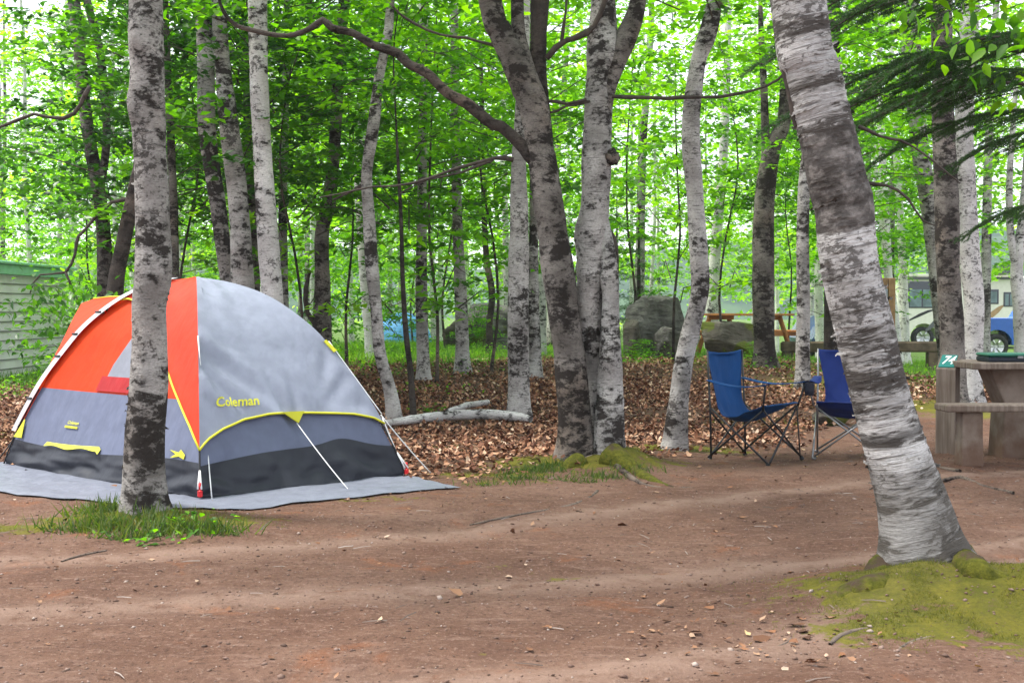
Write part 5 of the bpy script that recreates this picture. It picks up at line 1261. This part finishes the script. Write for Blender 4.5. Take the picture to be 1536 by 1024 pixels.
# a small blue tent far off on the grass, with a dark hatchback behind it
ft_y = 36.; fx = at(604, 500, ft_y).x; fg = S(fx, ft_y); ftent = empty('small_tent', (fx, ft_y, fg), 'small sky-blue tent far off between the trunks on the grass', 'tent')
V = []; nu, nv = 24, 10
for i in range(nv + 1):
    for k in range(nu):
        a = 2 * math.pi * k / nu; th = math.pi / 2 * i / nv; r_ = math.cos(th) * (1 + .12 * abs(math.cos(2 * a))); V.append((fx + .75 * r_ * math.cos(a), ft_y + .75 * r_ * math.sin(a), fg + .95 * math.sin(th) ** .9))
m = MB(); m.add(V, [(i * nu + k, i * nu + (k + 1) % nu, (i + 1) * nu + (k + 1) % nu, (i + 1) * nu + k) for i in range(nv) for k in range(nu)], True); m.build('canopy', plain('sky_blue_fabric', (.10, .30, .62), .6), ftent)
m = MB(); m.tube([(fx - .76 + .152 * i, ft_y - .02, fg + .97 * math.sin(math.pi * i / 10) ** .7 if 0 < i < 10 else fg) for i in range(11)], .015, 5); m.build('pole', chrome_p, ftent)

# ------------------------------------------------------------------ fallen log, roots, twigs
def log(label, pts, mat, name='fallen_log', cat='log', n=14, lift=0., rough=.08, knots=3, kids=()):
    rows = []
    for a, b, w in pts:
        g = G(a, b); rows.append((g.x, g.y, g.z + w / 2 / FPX * g.y * .7 + lift, w / 2 / FPX * g.y))
    L = Vector(rows[0][:3]); V, F = trunk_mesh(rows, mat, int(pts[0][0]), n=n, step=.06, rough=rough, flare=0, knots=knots)
    me_ = mesh_np(name, V - np.array(L), F, M[mat], smooth=True)
    # close both ends
    o = link(name, me_, None, L); return tag(o, label, cat)
log('long white birch log lying on the leaves behind the tent', [(572, 646, 9), (610, 642, 12), (650, 637, 14), (700, 634, 16), (740, 634, 15), (780, 637, 13), (796, 639, 9)], 'birch_pale', lift=.05)
log('short broken birch limb resting across the long white log', [(668, 636, 5), (700, 628, 9), (732, 622, 8)], 'birch_pale', 'fallen_branch', 'branch', lift=.12)
for lab, pts in [('bare brown root running over the soil in front of the clump', [(705, 784, 3), (745, 776, 5), (790, 768, 6), (830, 762, 7), (862, 756, 9), (885, 745, 8), (896, 735, 7)]),
                 ('dark crooked root below the mossy foot of the clump', [(925, 700, 16), (945, 715, 12), (965, 726, 9), (1000, 732, 7), (1040, 730, 6), (1075, 733, 4)]),
                 ('thin root just below the clump reaching out towards the chairs', [(930, 738, 7), (960, 742, 6), (990, 740, 5), (1030, 738, 4)]),
                 ('broken stick lying in dry leaves at the edge of the mossy mound', [(1095, 983, 5), (1130, 975, 6), (1160, 968, 6), (1182, 958, 5), (1190, 945, 4)]),
                 ('arched root emerging from the mossy mound under the leaning birch', [(1245, 962, 7), (1262, 950, 10), (1290, 942, 11), (1318, 938, 7)]),
                 ('long root surfacing furthest down the mossy mound', [(1338, 978, 6), (1365, 962, 10), (1395, 955, 11), (1425, 950, 7)]),
                 ('flat root in the soil before the picnic table', [(1400, 722, 7), (1440, 716, 9), (1475, 728, 8), (1520, 738, 7)]),
                 ('short root beside the foot of the seat support', [(1382, 690, 6), (1405, 700, 8), (1440, 706, 8)]),
                 ('small dark stick on the soil below the blotched birch', [(92, 838, 3), (120, 830, 5), (160, 822, 4)])]:
    log(lab, [(a_, b_, w_ * .75) for a_, b_, w_ in pts], 'root', 'root' if 'root' in lab else 'stick', 'root' if 'root' in lab else 'stick', n=8, lift=-.014, rough=.22)

# mossy foot of the clump's right stem
# ------------------------------------------------------------------ ground cover that nobody could count
rs = np.random.RandomState(77)
def brown_leaf_mat(name, cols):
    t = NT(name); r = t.attr('rnd'); c = t.cramp(r, cols); b = t.bsdf(c, .75, spec=.2); return t.done(b)
litter_m = brown_leaf_mat('fallen_leaf', [(0, (.055, .028, .02)), (.25, (.115, .045, .026)), (.5, (.21, .092, .050)), (.75, (.32, .165, .095)), (.93, (.47, .29, .19)), (1, (.60, .44, .32))])
def pos_ok(n, x0, x1, y0, y1, fn):
    x = rs.uniform(x0, x1, n); y = rs.uniform(y0, y1, n); k = rs.rand(n) < fn(x, y); return x[k], y[k]
f_lit = lambda x, y: np.clip(sstep(-.7, .6, y - litter_edge(x)) * (1 - .92 * sstep(19, 23, y)) * np.where(np.abs(x) < y * .43 + .5, 1, 0) * (1 - .8 * blobs(x, y, MOSS)), 0, 1)
x, y = pos_ok(165000, -9, 9, 9, 17, f_lit); x2, y2 = pos_ok(75000, -10, 11, 17, 24, f_lit); x = np.concatenate([x, x2]); y = np.concatenate([y, y2])
dens = np.array([mn.noise(Vector((a * .9, b * .9, 0))) for a, b in zip(x, y)]); k = rs.rand(len(x)) < np.clip(.75 + dens * 1.1, .15, 1); x, y = x[k], y[k]
P = np.stack([x, y, surf(x, y) + rs.uniform(.004, .035, len(x))], -1)
V, F, rnd = leaves(P, rs.uniform(.030, .068, len(x)), .42, rs, CURL, warp=.12)
tag(link('leaf_litter', mesh_np('leaf_litter', V, F, litter_m, attr={'rnd': ('FACE', rnd)})), 'thick carpet of dry brown fallen leaves under the trees', 'fallen leaves', kind='stuff')
# scattered leaves and chips on the bare soil
f_s = lambda x, y: np.where((y < litter_edge(x) + .3) & (np.abs(x) < y * .43 + .4), .25 + .75 * np.exp(-((litter_edge(x) - y) / 1.2) ** 2), 0)
x, y = pos_ok(3600, -5.5, 5.5, 3.2, 13, f_s); xa = rs.normal(.95, .24, 110); ya = rs.normal(4.75, .25, 110); x = np.concatenate([x, xa]); y = np.concatenate([y, ya])
P = np.stack([x, y, surf(x, y) + .006], -1); V, F, rnd = leaves(P, rs.uniform(.012, .05, len(x)) * np.where(rs.rand(len(x)) < .15, 1.4, .8), .22, rs, CURL, warp=.2)
tag(link('leaf_debris', mesh_np('leaf_debris', V, F, brown_leaf_mat('dry_leaf', [(0, (.07, .035, .022)), (.45, (.22, .10, .05)), (.85, (.30, .18, .11)), (.985, (.42, .30, .22)), (1, (.55, .36, .05))]), attr={'rnd': ('FACE', rnd)})), 'scattered dry leaves and bark chips on the bare soil', 'leaf debris', kind='stuff')
# pebbles and crumbs of soil
ico = np.array([[0, 0, 1], [.9, 0, .2], [.28, .85, .25], [-.72, .53, .2], [-.72, -.53, .2], [.28, -.85, .25], [0, 0, -.6]]); icf = np.array([[0, 1, 2], [0, 2, 3], [0, 3, 4], [0, 4, 5], [0, 5, 1], [6, 2, 1], [6, 3, 2], [6, 4, 3], [6, 5, 4], [6, 1, 5]])
f_p = lambda x, y: np.where((y < litter_edge(x) + .2) & (np.abs(x) < y * .43 + .3), np.clip(9 / y ** 1.3, 0, 1) * .9, 0)
x, y = pos_ok(80000, -5.5, 5.5, 3.3, 12.5, f_p); P = np.stack([x, y, surf(x, y) + .000], -1)
V, F, rnd = leaves(P, np.clip(rs.gamma(1.2, .0030, len(x)), .0015, .02), .3, rs, (ico * np.array([1, .8, .55]), icf), warp=.12)
tag(link('gravel', mesh_np('gravel', V, F, brown_leaf_mat('soil_crumbs', [(0, (.07, .042, .03)), (.5, (.15, .09, .068)), (.9, (.22, .15, .12)), (1, (.36, .29, .25))]), attr={'rnd': ('FACE', rnd)})), 'small stones and crumbs of soil strewn over the dirt', 'gravel', kind='stuff')
# small twigs lying about
x, y = pos_ok(700, -5, 5.5, 3.4, 13, lambda x, y: np.where(np.abs(x) < y * .43, .6, 0)); P = np.stack([x, y, surf(x, y) + .006], -1)
st = np.array([[0, -.02, 0], [0, .02, 0], [.5, .04, .03], [.5, 0, .03], [1, -.02, 0], [1, .01, 0], [.5, .02, .07], [0, 0, .04], [1, 0, .03]]); sf = np.array([[0, 3, 7], [3, 6, 7], [3, 4, 6], [4, 8, 6], [1, 7, 2], [7, 6, 2], [2, 6, 5], [6, 8, 5]])
V, F, rnd = leaves(P, rs.uniform(.02, .11, len(x)), .06, rs, (st, sf), warp=.1)
tag(link('twig_litter', mesh_np('twig_litter', V, F, brown_leaf_mat('twig_wood', [(0, (.07, .05, .04)), (.6, (.17, .13, .11)), (1, (.36, .31, .28))]), attr={'rnd': ('FACE', rnd)})), 'thin broken twigs strewn over soil and leaves', 'twigs', kind='stuff')
# grass blades
BLADE = (np.array([[0, -.05, 0], [0, .05, 0], [.06, .035, .45], [.06, -.035, .45], [.28, 0, 1.]]), np.array([[0, 1, 2], [0, 2, 3], [3, 2, 4]]))
def blades(name, label, x, y, hgt, mat, cat='grass', tilt=.28, dz=0.):
    P = np.stack([x, y, surf(x, y) - .005 + dz], -1); V, F, rnd = leaves(P, hgt, tilt, rs, BLADE, warp=.1)
    return tag(link(name, mesh_np(name, V, F, M[mat], attr={'rnd': ('FACE', rnd)})), label, cat, kind='stuff')
g_l = lambda x, y: np.where(np.abs(x) < y * .43 + 1, 1, 0) * sstep(18.5, 21, y) * (1 - sstep(-1.5, .8, x))
x, y = pos_ok(60000, -17, 1, 18.5, 36, g_l)
blades('meadow_grass', 'bright green grass clearing behind the tent', x, y, rs.uniform(.08, .24, len(x)), 'grass')
x, y = pos_ok(26000, -1, 17, 21.5, 34, lambda x, y: np.where(np.abs(x) < y * .43 + 1, 1, 0) * sstep(21.5, 24, y) * sstep(-1.5, .5, x)); 
blades('rough_grass', 'yellowish rough grass around the far boulders and barrier', x, y, rs.uniform(.05, .16, len(x)), 'grass')
def tufts(L, hmin, hmax):
    X_ = []; Y_ = []; H_ = []
    for cx0, cy0, sx0_, sy0_, n in L:
        X_.append(rs.normal(cx0, sx0_, n)); Y_.append(rs.normal(cy0, sy0_, n)); H_.append(rs.uniform(hmin, hmax, n))
    return np.concatenate(X_), np.concatenate(Y_), np.concatenate(H_)
gp = lambda a, b: (lambda p: (p.x, p.y))(G(a, b))
L = []
for (a, b, sx_, sy_, n) in [(150, 768, .10, .05, 330), (165, 788, .12, .07, 320), (110, 795, .12, .05, 170), (205, 805, .14, .05, 260), (265, 795, .12, .06, 380), (310, 800, .10, .05, 220), (240, 782, .10, .05, 200), (340, 805, .06, .03, 60)]: L.append((*gp(a, b), sx_, sy_, n))
x, y, h = tufts(L, .03, .12); blades('grass_tufts', 'green grass tufts growing round the foot of the blotched birch', x, y, h, 'tuft', tilt=.5)
L = []
for (a, b, sx_, sy_, n) in [(800, 708, .12, .05, 380), (830, 700, .12, .05, 300), (780, 720, .10, .04, 200), (900, 715, .14, .06, 260), (950, 705, .10, .05, 200), (865, 722, .12, .04, 150), (745, 726, .15, .04, 120)]: L.append((*gp(a, b), sx_, sy_, n))
x, y, h = tufts(L, .02, .085); blades('grass_tufts', 'yellow-green grass fringe at the foot of the birch clump', x, y, h, 'tuft', tilt=.5)
# weeds: small leaves on the forest floor
PP = []
for (a, b, sx_, sy_, hh, n) in [(520, 548, 1.2, .7, .3, 500), (600, 545, 1., .6, .3, 400), (850, 540, .8, .5, .25, 350), (930, 535, .6, .5, .3, 350), (1030, 530, .6, .4, .2, 300), (1130, 550, .6, .5, .2, 250), (1380, 560, 1., .8, .2, 400), (1480, 580, .8, .6, .2, 300), (660, 590, .3, .25, .12, 90), (640, 560, .5, .5, .25, 300), (680, 545, .6, .6, .3, 350), (745, 500, .5, .5, .25, 250), (760, 535, .4, .5, .25, 200), (960, 545, .3, .3, .2, 260), (1000, 525, .5, .3, .2, 300), (1080, 545, .4, .4, .15, 200), (1240, 560, .6, .5, .15, 200), (1360, 570, .5, .6, .2, 300),
                                (640, 620, .12, .1, .1, 60), (280, 790, .14, .07, .08, 60), (230, 812, .12, .05, .06, 35), (5, 600, .3, .3, .25, 220), (50, 560, .5, .4, .3, 260), (700, 470, 1.2, .8, .5, 300), (520, 560, 1., .6, .3, 300), (1390, 545, .5, .5, .25, 200)]:
    cx0, cy0 = gp(a, b); xx = rs.normal(cx0, sx_, n); yy = rs.normal(cy0, sy_, n); PP.append(np.stack([xx, yy, surf(xx, yy) + hh * rs.rand(n) ** 1.5], -1))
P = np.vstack(PP); V, F, rnd = leaves(P, .055 * rs.uniform(.6, 1.2, len(P)), .35, rs)
tag(link('undergrowth', mesh_np('undergrowth', V, F, M['leaf'], attr={'rnd': ('FACE', rnd)})), 'low leafy weeds and ferns on the forest floor', 'undergrowth', kind='stuff')
# moss as very short dense blades
X_ = []; Y_ = []
for mx, my, rx, ry, a in MOSS:
    if a < .7: continue
    n = int(9000 * min(1, rx * ry * 3)) if my < 9 else 2500
    xx = rs.normal(mx, rx * .55, n); yy = rs.normal(my, ry * .55, n)
    keep = np.array([mn.noise(Vector((p * 4, q_ * 4, 0))) for p, q_ in zip(xx, yy)]) > -.02; X_.append(xx[keep]); Y_.append(yy[keep])
x = np.concatenate(X_); y = np.concatenate(Y_); blades('moss', 'yellow-green moss cushions over the root mounds', x, y, rs.uniform(.010, .028, len(x)), 'mossb', 'moss', .6)

# the hanging broad leaves at the top corner, on a branch of the whiter twin birch
rs = np.random.RandomState(9); PP = []
for _ in range(150):
    px_, py_ = rs.uniform(1350, 1560), rs.uniform(-20, 170); 
    if py_ > 60 + (px_ - 1350) * .6: continue
    PP.append(tuple(at(px_, py_, 7.6 + rs.normal(0, .3))))
PP = np.array(PP)
V, F, rnd = leaves(PP, .105 * rs.uniform(.8, 1.2, len(PP)), .5, rs, LEAF8, .6)
br = link('foliage', mesh_np('foliage', V - np.array(twin.location), F, M['leaf'], attr={'rnd': ('FACE', rnd)}), twin)

# ------------------------------------------------------------------ light, air, sky
SUN_EL, SUN_AZ = 62, 155     # azimuth measured from +Y (view direction) clockwise
SUN_AZ = -84
sd = bpy.data.lights.new('sun', 'SUN'); sd.energy = 4.0; sd.angle = R(10); sd.color = (1, .97, .90)
so = bpy.data.objects.new('sun', sd); C.objects.link(so)
az, el = R(SUN_AZ), R(SUN_EL); dirv = Vector((math.sin(az) * math.cos(el), math.cos(az) * math.cos(el), math.sin(el)))
so.rotation_euler = dirv.to_track_quat('Z', 'Y').to_euler()
w = bpy.data.worlds.new('World'); scene.world = w; w.use_nodes = True; nt = w.node_tree; nt.nodes.clear()
ou = nt.nodes.new('ShaderNodeOutputWorld'); bg = nt.nodes.new('ShaderNodeBackground'); sk = nt.nodes.new('ShaderNodeTexSky'); sk.sky_type = 'NISHITA'; sk.sun_disc = False
sk.sun_elevation = el; sk.sun_rotation = az; sk.dust_density = 3.; sk.air_density = 1.; sk.ozone_density = 1.
tc = nt.nodes.new('ShaderNodeTexCoord'); ns_ = nt.nodes.new('ShaderNodeTexNoise'); ns_.inputs['Scale'].default_value = 3.; ns_.inputs['Detail'].default_value = 5
mr = nt.nodes.new('ShaderNodeMapRange'); mr.interpolation_type = 'SMOOTHSTEP'; mr.inputs['From Min'].default_value = .38; mr.inputs['From Max'].default_value = .62; mr.inputs['To Min'].default_value = .55; mr.inputs['To Max'].default_value = 1.
mx = nt.nodes.new('ShaderNodeMix'); mx.data_type = 'RGBA'; mx.inputs[7].default_value = (8.2, 8.6, 9.2, 1)
nt.links.new(tc.outputs['Generated'], ns_.inputs['Vector']); nt.links.new(ns_.outputs['Fac'], mr.inputs['Value']); nt.links.new(mr.outputs[0], mx.inputs[0]); nt.links.new(sk.outputs[0], mx.inputs[6]); nt.links.new(mx.outputs[2], bg.inputs['Color'])
bg.inputs['Strength'].default_value = .15; nt.links.new(bg.outputs[0], ou.inputs[0])
HAZE = .0006
if HAZE:
    m = MB(); m.box((0, 97, 34), (420, 277, 76)); t = NT('air'); pv = t.n('ShaderNodeVolumePrincipled'); pv.inputs['Color'].default_value = (.88, .94, 1, 1); pv.inputs['Density'].default_value = HAZE; pv.inputs['Anisotropy'].default_value = .3
    t.l(pv.outputs[0], t.out.inputs['Volume']); tag(m.build('haze', t.m, loc=(0, 0, 0)), kind='stuff')
scene.view_settings.view_transform = 'Standard'; scene.view_settings.look = 'None'; scene.view_settings.gamma = 1; scene.view_settings.exposure = .88
scene.render.engine = 'CYCLES'; cy = scene.cycles
cy.max_bounces = 8; cy.diffuse_bounces = 6; cy.glossy_bounces = 2; cy.transmission_bounces = 4; cy.volume_bounces = 0; cy.transparent_max_bounces = 6
cy.use_denoising = True; cy.sample_clamp_indirect = 6; cy.caustics_reflective = False; cy.caustics_refractive = False
print('script seconds', time.time() - T0)
